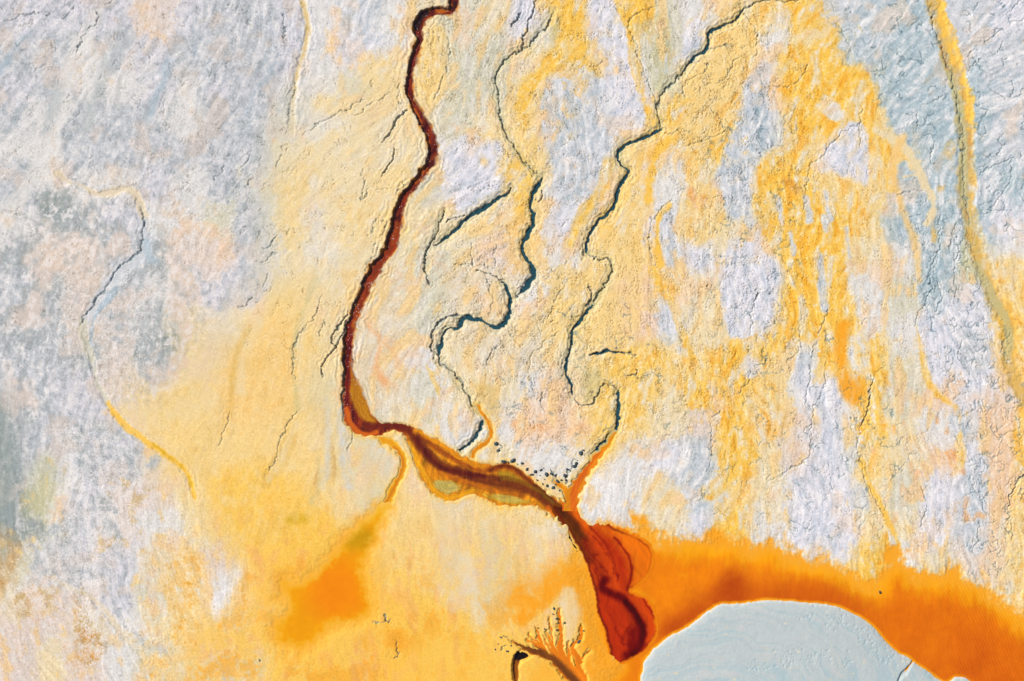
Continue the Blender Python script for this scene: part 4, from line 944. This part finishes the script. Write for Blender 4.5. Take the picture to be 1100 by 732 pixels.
def streaky(sl, a, seed):
    return a * (.6 * L2[sl] + .5 * MN[sl] + .5 * L1[sl])[..., None]
# red-brown stream
P = np.empty(U[sl_s].shape + (3,), f32); P[:] = RGB(116, 38, 10)
lowr = sst(456, 466, V[sl_s] + .12 * (U[sl_s] - 440) * 0) * sst(425, 445, U[sl_s])
P = lerp(P, RGB(214, 132, 18), lowr[..., None])
P += streaky(sl_s, 20, 0) * RGB(1, .6, .2)
P *= (1 + .35 * pn(U[sl_s] / 9, V[sl_s] / 14, 117) * (1 - .7 * lowr))[..., None]
edge = (1 - sst(.2, 2.6, R_s))[..., None] * (1 - .6 * lowr)[..., None]
P = lerp(P, RGB(205, 98, 18), edge * .75 * sst(180, 240, V[sl_s])[..., None] * .8)
P = lerp(P, RGB(206, 104, 24), (1 - sst(-2, 3, np.abs(V[sl_s] - 14) - 6 + 3 * W0x[sl_s]))[..., None] * .0)
wpaint(P, sl_s, (196, 104, 22), 2.0, 2.5, .85, [(484, 6), (476, 11), (470, 11)])
wpaint(P, sl_s, (40, 22, 22), 2.4, 2, .9, [(458, 12), (451, 20), (447, 30)])  # shadow of the bank hollow painted into the water colour
wpaint(P, sl_s, (44, 20, 20), 2, 2, .8, [(488, 2), (487, 9)])
for q in [[(437, 100), (442, 112), (452, 130)], [(458, 180), (446, 196)], [(426, 240), (421, 262)], [(384, 335), (377, 355)], [(377, 384), (377, 420)], [(455, 142), (460, 152)]]:
    wpaint(P, sl_s, (196, 104, 24), 1.0, 1.8, .75, q)
wpaint(P, sl_s, (226, 140, 30), 1.3, 1.5, .9, [(464, 18), (457, 25), (454, 34)])
wpaint(P, sl_s, (150, 58, 10), 3, 3, .6, [(426, 240), (420, 264), (405, 286), (392, 312), (381, 340)])
wpaint(P, sl_s, (176, 62, 14), 1.6, 2, .7, [(430, 246), (424, 266), (412, 286), (402, 304), (394, 324), (384, 346)])
wpaint(P, sl_s, (96, 14, 10), 1.8, 2.2, .6, [(376, 354), (373, 380), (373, 410), (373, 440)])
wblotch(P, sl_s, (208, 140, 18), 3.0, .92, [(377, 392), (384, 410), (393, 431), (401, 447), (408, 455), (400, 458), (390, 452), (382, 444), (378, 430), (377, 410)])
for i, q in enumerate([[(378, 400), (384, 425), (394, 450)], [(378, 412), (383, 435), (390, 452)], [(381, 405), (390, 430), (402, 452)]]):
    wpaint(P, sl_s, (150, 88, 12), .5, 1.8, .45, q, 2.0)
wpaint(P, sl_s, (222, 104, 8), 2.2, 2, .9, [(372, 440), (376, 454), (386, 465), (398, 467), (404, 464)])
wpaint(P, sl_s, (112, 34, 8), 2.6, 3, .9, [(394, 458), (402, 458), (412, 456), (424, 457), (436, 461), (446, 471)])
wpaint(P, sl_s, (150, 66, 10), 2.4, 3, .8, [(450, 468), (470, 482), (490, 494), (510, 503), (528, 505), (541, 501), (553, 505), (564, 514), (576, 525)])
wpaint(P, sl_s, (108, 46, 8), 1.2, 2, .8, [(526, 505), (541, 500), (553, 504), (566, 515), (578, 526)])
wpaint(P, sl_s, (150, 74, 10), 3.5, 5, .8, [(486, 512), (510, 519), (535, 524), (560, 531)])
wpaint(P, sl_s, (176, 140, 34), 2.5, 3, .8, [(538, 510), (548, 512), (558, 517)])
wpaint(P, sl_s, (188, 166, 80), 2.5, 3.5, .6, [(468, 520), (480, 523), (492, 524)])
wpaint(P, sl_s, (196, 170, 60), 1.2, 2.5, .7, [(520, 532), (535, 537), (552, 540), (568, 539)])
wblotch(P, sl_s, (200, 178, 96), 1.3, .9, [(465, 519), (478, 516), (492, 521), (488, 530), (474, 530)])
wblotch(P, sl_s, (176, 158, 70), 2, .6, [(470, 520), (482, 519), (480, 527)])
wblotch(P, sl_s, (204, 178, 84), 1.3, .85, [(528, 531), (545, 531), (562, 538), (548, 541), (534, 538)])
wblotch(P, sl_s, (224, 206, 160), 2, .85, [(468, 486), (474, 491), (481, 499), (474, 498), (469, 493)])
wpaint(P, sl_s, (244, 168, 24), 2.0, 2.5, .9, [(441, 476), (448, 497), (460, 517), (474, 534), (494, 533), (508, 527)])
wpaint(P, sl_s, (236, 150, 20), 1.6, 2.5, .8, [(447, 463), (463, 472), (482, 484), (500, 496), (520, 503)])
wpaint(P, sl_s, (118, 52, 8), 5, 3, .95, [(446, 471), (455, 483), (465, 494), (478, 503), (495, 508), (515, 514), (535, 517), (556, 521), (575, 529), (590, 540), (602, 550), (614, 560)])
wpaint(P, sl_s, (92, 26, 6), 1.8, 3, .85, [(446, 471), (456, 484), (466, 496), (478, 504), (500, 509), (520, 512)])
wpaint(P, sl_s, (206, 112, 12), 1.6, 2.4, .7, [(470, 508), (490, 514), (512, 521), (530, 527), (555, 532)])
wpaint(P, sl_s, (84, 34, 8), 2.4, 3.5, .85, [(575, 524), (588, 534), (600, 545), (612, 555), (622, 570)])
wpaint(P, sl_s, (150, 112, 20), 1.4, 2.6, .6, [(540, 514), (560, 518), (580, 529), (600, 546)])
wpaint(P, sl_s, (128, 92, 20), 3.5, 4, .75, [(606, 548), (616, 557), (624, 568)])
wpaint(P, sl_s, (216, 100, 10), 1.6, 2, .85, [(588, 546), (600, 556), (612, 566), (618, 578)])
P += streaky(sl_s, 7, 0) * RGB(1, .6, .2) * sst(430, 480, V[sl_s])[..., None]
strand = pn(R_s / 1.7 + 1.3 * pn(U[sl_s] / 12, V[sl_s] / 12, 221), U[sl_s] / 15 + V[sl_s] / 40, 222) + .6 * pn(R_s / .9 + 1.5 * pn(U[sl_s] / 9, V[sl_s] / 9, 223), U[sl_s] / 9, 224)
P *= (1 + .13 * strand * lowr * sst(.5, 2, R_s))[..., None]
fro = (sst(.2, 1.0, R_s) * (1 - sst(400, 470, V[sl_s])) * (.4 + .6 * sst(130, 200, V[sl_s]))).astype(f32)
pfan = sst(572, 584, V[sl_s]) * 2.0
STR = water('stream', sl_s, R_s, SLEV + 0 * R_s, P, M_stream, 'narrow red brown stream winding down the tailings into a braided reach', extra={'froth': fro}, feather=lambda R: (R + .8) * .16, clear=.10)

# braided orange arms and feeders
P = np.empty(U[sl_b].shape + (3,), f32); P[:] = RGB(226, 138, 14)
P = lerp(P, RGB(238, 152, 20), ((1 - sst(.3, 2.0, R_b)) * .6)[..., None])
wpaint(P, sl_b, (222, 98, 6), 3, 3, .85, [(645, 488), (632, 504), (622, 516), (617, 530), (616, 546)])
wpaint(P, sl_b, (238, 140, 10), 1.4, 1.6, .85, [(650, 484), (637, 500), (630, 514), (624, 528)])
P += streaky(sl_b, 9, 0) * RGB(1, .7, .2)
water('feeder_stream', sl_b, R_b - .0, BLEV, P, M_thin, 'bright orange feeder arms with pale rims joining the brown stream from above', bg=lerp(COL[sl_b], RGB(220, 104, 8), (sst(530, 542, V[sl_b] + 0 * R_b) * sst(590, 600, U[sl_b]))[..., None] * np.ones(3, f32)))

# side branch to the left pool
P = np.empty(U[sl_n].shape + (3,), f32); P[:] = RGB(236, 160, 16)
P = lerp(P, RGB(248, 178, 30), ((1 - sst(.3, 2.6, R_n)) * .8)[..., None])
wpaint(P, sl_n, (206, 110, 12), .9, 1.6, .7, [(424, 481), (433, 496), (428, 514), (418, 534), (402, 556)])
wpaint(P, sl_n, (196, 150, 20), 5, 5, .8, [(404, 556), (394, 566), (384, 578)])
water('side_stream', sl_n, R_n, np.full(U[sl_n].shape, NLEV, f32) - .002, P, M_thin, 'thin amber side stream leaving the main bend towards the ochre pool', feather=lambda R: np.minimum((R + .8) * .12, (586 - V[sl_n]) * .006))

# ochre pool
P = np.empty(U[sl_o].shape + (3,), f32); P[:] = RGB(243, 160, 8)
P = lerp(P, RGB(247, 140, 4), (1 - sst(10, 42, np.hypot((U[sl_o] - 362) * .8, (V[sl_o] - 634) * .8)))[..., None])
P = lerp(P, RGB(240, 180, 34), ((1 - sst(1, 10, d_o)) * .8)[..., None])
wblotch(P, sl_o, (196, 146, 18), 9, .8, [(366, 576), (392, 566), (402, 580), (392, 588), (374, 590)])
P += (6 * BN[sl_o] + 5 * MN[sl_o] + 3 * FN[sl_o])[..., None] * RGB(.8, 1, .3)
water('pool', sl_o, d_o, np.full(U[sl_o].shape, -.20, f32) + .003, P, water_mat('ochre pool water', .1, .8, .25, spec=.1), 'soft edged amber pool fed by the thin side stream', 'pool', feather=lambda R: (R + 4 + 4 * c1[sl_o]) * .0125, clear=.2)

# orange pond, red delta fan kept apart
FAN = [(594, 545), (602, 545), (612, 546), (622, 545), (632, 554), (642, 561), (652, 564), (668, 571), (684, 577), (695, 585), (700, 594), (699, 607), (693, 620), (684, 628), (676, 634), (680, 639), (690, 642), (698, 648), (704, 666), (704, 681), (697, 694), (687, 704), (676, 709), (668, 712), (662, 716), (657, 708), (654, 690), (649, 674), (643, 659), (640, 638), (632, 610), (622, 588), (612, 570), (603, 560)]
sl_f, d_f = poly_dist(FAN, 12, .8)
P = np.empty(U[sl_p].shape + (3,), f32); P[:] = RGB(242, 132, 2)
Pm = np.hypot
P = lerp(P, RGB(232, 118, 4), sst(900, 1040, U[sl_p])[..., None])
P = lerp(P, RGB(254, 176, 30), ((1 - sst(3, 30, d_p + 6 * pn(U[sl_p] / 5, V[sl_p] / 20, 130))) * .85 * sst(690, 740, U[sl_p]))[..., None])
dI = np.full(U.shape, 99., f32); dI[sl_i] = -d_i
P = lerp(P, RGB(202, 86, 6), ((1 - sst(4, 34, dI[sl_p])) * .75 * (1 - .6 * sst(900, 960, U[sl_p])) * sst(690, 720, U[sl_p]))[..., None])
wblotch(P, sl_p, (186, 72, 2), 15, .9, [(776, 622), (796, 618), (800, 640), (770, 646)])
wblotch(P, sl_p, (194, 78, 2), 10, .85, [(716, 672), (750, 655), (756, 660), (724, 682)])
P = lerp(P, RGB(250, 162, 26), ((1 - sst(.5, 3.4, dI[sl_p])) * .95)[..., None])
wblotch(P, sl_p, (248, 152, 24), 4, .7, [(728, 615), (738, 617), (735, 624), (728, 622)])
wpaint(P, sl_p, (246, 160, 30), 2, 5, .6, [(680, 634), (690, 640), (700, 648)])
fs = pn(U[sl_p] / 3.2, V[sl_p] / 30, 134) + .7 * pn(U[sl_p] / 8, V[sl_p] / 40, 135)
P += (np.clip(fs, -.25, 1) * 5 * (1 - sst(8, 45, d_p)) * sst(690, 720, U[sl_p]))[..., None] * RGB(.5, 1, .4)
wblotch(P, sl_p, (216, 98, 2), 22, .7, [(1020, 680), (1080, 690), (1110, 740), (1040, 745)])
wblotch(P, sl_p, (212, 96, 2), 12, .6, [(850, 624), (890, 630), (900, 645), (855, 640)])
wblotch(P, sl_p, (222, 104, 2), 14, .6, [(960, 650), (1000, 655), (990, 690), (960, 680)])
P += (13 * BN[sl_p] + 7 * MN[sl_p] + 3.5 * FN[sl_p] + 2 * L1[sl_p])[..., None] * RGB(1, .8, .15)
wind = (sst(960, 1060, U[sl_p]) * .8 + .12).astype(f32)
dFa = np.full(U.shape, -99., f32); dFa[sl_f] = d_f
pk = np.where(dFa[sl_p] > 3.0, -99., np.maximum(d_p, -2.4)).astype(f32)
pond_at = {'wind': wind}
dep = PLEV - Z[sl_p]
keep = (d_p + 12 > 0) & (dep > -.02) & (dFa[sl_p] < 3.0)
keep &= (R_s.shape is not None)
pond = grid_patch('pond', sl_p, keep, np.full(U[sl_p].shape, PLEV, f32), {'pigment': albedo(lerp(COL[sl_p], P, sst(-.01, .24, dep)[..., None])), 'wind': wind})
pond.data.materials.append(M_still)
tag(pond, 'bright orange acid pond curving round the smooth grey mound', 'pond', kind='structure')

# deep red fan
Z[sl_f] = np.minimum(Z[sl_f], 99)
P = np.empty(U[sl_f].shape + (3,), f32); P[:] = RGB(200, 66, 0)
wblotch(P, sl_f, (222, 92, 2), 7, .8, [(636, 553), (660, 566), (690, 580), (702, 600), (690, 626), (676, 634), (672, 604), (656, 582), (644, 566)])
wblotch(P, sl_f, (238, 116, 2), 4, .95, [(658, 566), (684, 576), (702, 594), (696, 620), (676, 635), (680, 616), (678, 599), (667, 583)])
wblotch(P, sl_f, (212, 70, 2), 4, .95, [(676, 636), (697, 643), (706, 666), (705, 684), (694, 697), (696, 674), (689, 656)])
wblotch(P, sl_f, (184, 48, 0), 8, .9, [(640, 640), (655, 638), (672, 652), (684, 676), (678, 704), (662, 716), (652, 696)])
wblotch(P, sl_f, (118, 70, 12), 7, .95, [(590, 538), (603, 543), (615, 557), (627, 577), (628, 592), (620, 586), (604, 562)])
wpaint(P, sl_f, (218, 100, 8), 5, 5, .9, [(616, 540), (622, 552), (634, 563), (648, 574)])
wpaint(P, sl_f, (84, 38, 8), 3.5, 5, .85, [(596, 542), (610, 556), (621, 571), (629, 588), (634, 602)])
wpaint(P, sl_f, (160, 46, 2), 4, 7, .7, [(630, 585), (640, 606), (650, 622)])
wpaint(P, sl_f, (176, 40, 2), 3, 6, .6, [(640, 570), (656, 588), (668, 608), (672, 632)])
wpaint(P, sl_f, (92, 8, 4), 3.0, 5.0, .95, [(650, 624), (647, 631), (654, 637), (668, 643), (680, 657), (690, 676), (687, 694), (678, 706)])
wpaint(P, sl_f, (66, 4, 8), 1.6, 3, .85, [(672, 647), (683, 660), (691, 677), (688, 693), (679, 705)])
wblotch(P, sl_f, (96, 10, 4), 5, .7, [(676, 676), (690, 672), (692, 690), (678, 708), (670, 706), (676, 694)])
wpaint(P, sl_f, (128, 22, 4), .8, 1.8, .8, [(660, 578), (672, 592), (678, 606), (678, 618), (674, 634)])
wpaint(P, sl_f, (140, 30, 4), .6, 1.8, .6, [(634, 566), (650, 584), (660, 604), (664, 624)])
wpaint(P, sl_f, (146, 40, 4), .7, 1.6, .8, [(684, 577), (700, 594), (694, 620), (676, 634)])
wpaint(P, sl_f, (140, 24, 4), .7, 1.6, .8, [(690, 642), (704, 666), (704, 682), (690, 700)])
for q in [[(634, 600), (645, 622), (646, 632), (652, 636)], [(668, 690), (674, 676), (680, 668)], [(675, 704), (675, 690)], [(662, 676), (670, 690), (678, 694)], [(626, 580), (640, 600), (656, 622)], [(636, 576), (655, 600), (664, 622)]]:
    wpaint(P, sl_f, (110, 18, 6), .4, 2.0, .42, q, 2.2)
fl = pn((U[sl_f] - .3 * V[sl_f]) / 3.4 + 1.6 * pn(U[sl_f] / 14, V[sl_f] / 14, 136), V[sl_f] / 26, 137) + .6 * pn((U[sl_f] - .3 * V[sl_f]) / 9 + 1.2 * pn(U[sl_f] / 20, V[sl_f] / 20, 138), V[sl_f] / 40, 139)
P *= (1 + .07 * fl)[..., None]
P += streaky(sl_f, 6, 0) * RGB(1, .5, .1)
P = lerp(P, RGB(90, 24, 4), (.55 * (1 - sst(.6, 2.2, np.abs(d_f - 1.0))) * (1 - sst(660, 690, U[sl_f])))[..., None])
P = np.maximum(P, 3)
fdep = .5 * sst(-2.2, lerp(2.0, 5.0, sst(650, 690, U[sl_f])), d_f)
# the fan lies a few millimetres over the pond level and feathers out into it
fan = grid_patch('delta_water', sl_f, (d_f > -2.2), np.full(U[sl_f].shape, PLEV + .03, f32), {'pigment': albedo(lerp(lerp(lerp(COL[sl_f], lerp(RGB(124, 64, 10), RGB(220, 102, 8), sst(608, 618, U[sl_f])[..., None] * np.ones(3, f32)), (1 - sst(566, 580, V[sl_f] - .3 * (U[sl_f] - 612)))[..., None] * np.ones(3, f32)), RGB(240, 132, 4), sst(640, 662, U[sl_f])[..., None] * np.ones(3, f32)), P, sst(0, .38, fdep)[..., None]))})
fan.data.materials.append(water_mat('red delta water', .12, 1.0, .25, spec=.08))
tag(fan, 'deep red fan of water where the brown stream enters the orange pond', 'delta water', kind='structure')

# pit stream and rills at the lower edge
P = np.empty(U[sl_q].shape + (3,), f32); P[:] = RGB(150, 84, 16)
wpaint(P, sl_q, (26, 10, 8), 5, 2.5, .98, [(564, 702), (558, 706)])  # shadow in the pit head painted into the water colour
wpaint(P, sl_q, (196, 120, 20), 1, 1.6, .8, [(558, 716), (557, 732)])
water('sinkhole_stream', sl_q, R_q, np.full(U[sl_q].shape, QLEV, f32), P, water_mat('sinkhole water', .3, 2, .2), 'brown stream in a dark headed trench at the lower edge')
P = np.empty(U[sl_r].shape + (3,), f32); P[:] = RGB(236, 128, 10)
wpaint(P, sl_r, (118, 66, 10), 2.6, 3.0, .9, [(555, 692), (564, 696), (576, 700)])
wpaint(P, sl_r, (116, 62, 8), 3.2, 3.2, .95, [(570, 697), (586, 704), (598, 712), (608, 722), (622, 737)])
P += streaky(sl_r, 8, 0) * RGB(1, .6, .2)
water('rills', sl_r, R_r, np.full(U[sl_r].shape, RLEV, f32) - .003, P, M_thin, 'branching orange rills gathering below the red delta fan')

# creeks coloured dark teal in place of bank shade
for k_, (pts, lab) in creeks.items():
    sl, D, ww, T = CRK[k_]
    P = np.empty(U[sl].shape + (3,), f32); P[:] = RGB(38, 78, 90)
    P += 8 * MN[sl][..., None]
    lev = np.full(U[sl].shape, 0, f32)
    # creek level follows the ground it was cut into, smoothly
    gz = .2 * fbm(U[sl] / 120, V[sl] / 120, 3, 60)
    lev = (gz - .66).astype(f32)
    water('creek', sl, ww * 1.25 - D, lev, P, M_creek, lab, 'creek')

# ------------------------------------------------------------------ grey mound standing in the pond
sl = sl_i
Xc, Yc = U[sl], V[sl]
h = PLEV + np.clip(.42 * (1 - np.exp(-np.clip(d_i, 0, 99) / 3.2)) + .009 * np.clip(d_i, 0, 90), 0, 5)
arc = np.hypot((Xc - 770) * .8, (Yc - 790)) + 9 * pn(Xc / 40, Yc / 30, 140) + 3 * pn(Xc / 12, Yc / 12, 141)
arcn = pn(arc / 4.2, Xc / 90, 142) + .6 * pn(arc / 1.9, Xc / 60, 143)
h = h + .022 * arcn * sst(2, 14, d_i) + .03 * MN[sl] * sst(0, 6, d_i) + .02 * FN[sl]
pit = np.zeros(Xc.shape, f32)
for (x, y, r, n) in [(900, 667, 10, 26), (928, 682, 12, 30), (945, 700, 14, 22), (850, 708, 16, 34), (880, 706, 14, 30), (905, 712, 10, 10), (872, 662, 10, 12), (815, 715, 10, 12), (955, 708, 10, 10)]:
    for i in range(n):
        a, b = x + rs.randn() * r * .7, y + rs.randn() * r * .4
        j0, j1 = np.searchsorted(ay[sl[0]], [b - 4, b + 4]); i0, i1 = np.searchsorted(ax[sl[1]], [a - 4, a + 4])
        rr = rs.uniform(.6, 1.2)
        dd = np.hypot(Xc[j0:j1, i0:i1] - a, (Yc[j0:j1, i0:i1] - b))
        pit[j0:j1, i0:i1] = np.maximum(pit[j0:j1, i0:i1], 1 - sst(.2 * rr, 1.5 * rr, dd))
h = h - .12 * pit
for pts in ([(981, 711, .8), (975, 719, 1.4), (970, 724, 2.2), (966, 729, 1.6), (964, 735, 1.0)],):
    s2, D, HW, T = seg_dist(pts, 8, .8)
    fullk = np.zeros(U.shape, f32); fullk[s2] = 1 - sst(.5, 1.5, D / HW)
    h = h - .55 * fullk[sl]
h = np.where(d_i < 0, PLEV - .25 + .12 * np.clip(d_i, -2, 0), h)
IC = np.empty(Xc.shape + (3,), f32); IC[:] = RGB(192, 200, 201)
IC += (4 * arcn)[..., None] * RGB(1, .8, .7) + (4 * MN[sl])[..., None]
IC = lerp(IC, RGB(168, 196, 204), np.clip(-arcn * 1.1 - .25 + .6 * BN[sl] + .4 * sst(690, 732, Yc), 0, .5)[..., None])
IC = lerp(IC, RGB(214, 206, 198), (np.clip(BN[sl] - .1, 0, 1) * .7)[..., None])
IC = lerp(IC, RGB(176, 200, 208), (.5 * pit)[..., None])
IC = lerp(IC, PAL['y'], np.clip(fbm(Xc / 7, Yc / 6, 2, 146) * 2.2 - 1.0, 0, .8)[..., None])
IC = lerp(IC, RGB(226, 224, 220), ((1 - sst(.4, 2.0, np.abs(d_i - 1.0))) * .5)[..., None])
IC = lerp(IC, PAL['O'], (1 - sst(-.6, 1.0, d_i + .8 * W0x[sl]))[..., None])
isl = grid_patch('grey_mound', sl, d_i > -2.0, h.astype(f32), {'mineral': albedo(IC)})
isl.data.materials.append(ground_mat('grey silt', .25, .9, .04))
tag(isl, 'smooth pale grey silt mound with faint curved terraces standing in orange water', 'mound', kind='structure')

# ------------------------------------------------------------------ clods and rock
def zat(x, y):
    j = min(max(np.searchsorted(ay, y), 0), NY - 1); i = min(max(np.searchsorted(ax, x), 0), NX - 1)
    return float(Z[j, i])
def dark_mat(name, a, b):
    m, nt, N, K = new_mat(name)
    out = N('ShaderNodeOutputMaterial'); p = N('ShaderNodeBsdfPrincipled'); tc = N('ShaderNodeTexCoord')
    n = N('ShaderNodeTexNoise'); n.inputs['Scale'].default_value = 4; n.inputs['Detail'].default_value = 5; K(tc.outputs['Object'], n.inputs['Vector'])
    r = N('ShaderNodeValToRGB'); r.color_ramp.elements[0].color = a; r.color_ramp.elements[1].color = b; r.color_ramp.elements[0].position = .35; r.color_ramp.elements[1].position = .7
    K(n.outputs['Fac'], r.inputs['Fac']); K(r.outputs['Color'], p.inputs['Base Color']); p.inputs['Roughness'].default_value = .85
    bp = N('ShaderNodeBump'); bp.inputs['Strength'].default_value = .5; bp.inputs['Distance'].default_value = .06; K(n.outputs['Fac'], bp.inputs['Height']); K(bp.outputs['Normal'], p.inputs['Normal'])
    K(p.outputs['BSDF'], out.inputs['Surface'])
    return m
M_clod = dark_mat('shade-toned clay', (.014, .028, .034, 1), (.06, .085, .09, 1))  # teal-black tone puts the clods' shadow into their colour
M_rock = dark_mat('dark rock', (.02, .018, .018, 1), (.09, .07, .06, 1))
def lump(name, seed, sx, sy, sz, mat):
    r = random.Random(seed); bm = bmesh.new(); bmesh.ops.create_icosphere(bm, subdivisions=3, radius=1)
    dirs = [(r.uniform(-1, 1), r.uniform(-1, 1), r.uniform(-.2, 1), r.uniform(.72, .95)) for _ in range(9)]
    for v in bm.verts:
        n = v.co.normalized(); k = 1.0
        for d in dirs:                                   # broken facets
            L = math.sqrt(d[0] ** 2 + d[1] ** 2 + d[2] ** 2)
            c = (n.x * d[0] + n.y * d[1] + n.z * d[2]) / L
            if c > .2: k = min(k, d[3] / c)
        k *= 1 + .06 * math.sin(7 * n.x + seed) * math.cos(6 * n.y - seed)
        v.co = (n.x * k * sx, n.y * k * sy, max(n.z * k, -.5) * sz)
    me = bpy.data.meshes.new(name); bm.to_mesh(me); bm.free(); me.materials.append(mat)
    return me
lumps = [lump('mud_clod', i, .34 + .06 * (i % 3), .26 + .05 * (i % 2), .34, M_clod) for i in range(6)]
bank = [(561, 498), (566, 504), (571, 510), (577, 516), (581, 505), (584, 503), (587, 510), (592, 509), (596, 511), (585, 515), (583, 520), (588, 522), (594, 524), (597, 521), (601, 527), (603, 516), (607, 511), (608, 516), (609, 504), (613, 506), (617, 501), (619, 498), (620, 495), (624, 487), (627, 484),
        (541, 496), (546, 497), (551, 495), (556, 499), (533, 477), (538, 479), (536, 484), (580, 511), (599, 517), (575, 507)]
rill = [(595, 654), (601, 656), (598, 665), (600, 670), (606, 669), (585, 676), (592, 682), (597, 683), (578, 675), (601, 692), (605, 699), (599, 703), (627, 678), (622, 690), (613, 702), (545, 700), (549, 694), (538, 685), (532, 698), (535, 692), (594, 660), (598, 677)]
for spots, lab, grp in ((bank, 'small shade-toned clay clod crumbling from the bank above the brown stream', 'clods on the stream bank'),
                        (rill, 'small shade-toned clay clod lying among the orange rills', 'clods among the rills')):
    for i, (x, y) in enumerate(spots):
        o = bpy.data.objects.new('mud_clod', lumps[i % 6]); bpy.context.scene.collection.objects.link(o)
        s = random.uniform(.35, 1.15) * (1.0 if grp.endswith('bank') else .72)
        o.location = ((x - CX) * S, (CY - y) * S, zat(x, y) + .06 * s); o.scale = (s, s * random.uniform(.6, 2.0), s); o.rotation_euler = (random.uniform(-.2, .2), random.uniform(-.2, .2), random.uniform(0, 6.28))
        tag(o, lab, 'clod', grp)
o = bpy.data.objects.new('rock', lump('rock', 21, .24, .42, .4, M_rock)); bpy.context.scene.collection.objects.link(o)
o.location = ((946 - CX) * S, (CY - 637) * S, PLEV - .02); o.rotation_euler = (0, 0, .3)
tag(o, 'lone small dark rock in the shallow orange pond', 'rock')

# ------------------------------------------------------------------ daylight
SUN_AZ, SUN_EL = math.radians(152), math.radians(43)      # azimuth counter-clockwise from +X: light from the upper left
sx, sy, sz = math.cos(SUN_EL) * math.cos(SUN_AZ), math.cos(SUN_EL) * math.sin(SUN_AZ), math.sin(SUN_EL)
import mathutils
sun = bpy.data.lights.new('sun', 'SUN'); sun.energy = 4.6; sun.angle = math.radians(.5); sun.color = (1, .955, .90)
so = bpy.data.objects.new('sun', sun); bpy.context.scene.collection.objects.link(so)
so.rotation_euler = mathutils.Vector((sx, sy, sz)).to_track_quat('Z', 'Y').to_euler(); so.location = (0, 0, 300)
w = bpy.data.worlds.new('World'); bpy.context.scene.world = w; w.use_nodes = True
nt = w.node_tree; nt.nodes.clear()
sky = nt.nodes.new('ShaderNodeTexSky'); sky.sky_type = 'NISHITA'; sky.sun_disc = False; sky.sun_elevation = SUN_EL; sky.sun_rotation = math.pi / 2 - SUN_AZ
bg = nt.nodes.new('ShaderNodeBackground'); bg.inputs['Strength'].default_value = .085
ow = nt.nodes.new('ShaderNodeOutputWorld'); nt.links.new(sky.outputs['Color'], bg.inputs['Color']); nt.links.new(bg.outputs['Background'], ow.inputs['Surface'])

# ------------------------------------------------------------------ camera: straight down from a drone
cam = bpy.data.cameras.new('camera'); co = bpy.data.objects.new('camera', cam); bpy.context.scene.collection.objects.link(co)
co.location = (0, 0, 200); co.rotation_euler = (0, 0, 0)
cam.sensor_width = 36; cam.lens = 36 * 200 / (1100 * S); cam.clip_end = 20000; cam.clip_start = 1
sc = bpy.context.scene; sc.camera = co
sc.view_settings.view_transform = 'Standard'; sc.view_settings.look = 'None'; sc.view_settings.gamma = 1; sc.view_settings.use_curve_mapping = False
sc.view_settings.exposure = 0.30
sc.cycles.max_bounces = 4; sc.cycles.diffuse_bounces = 2; sc.cycles.transparent_max_bounces = 6
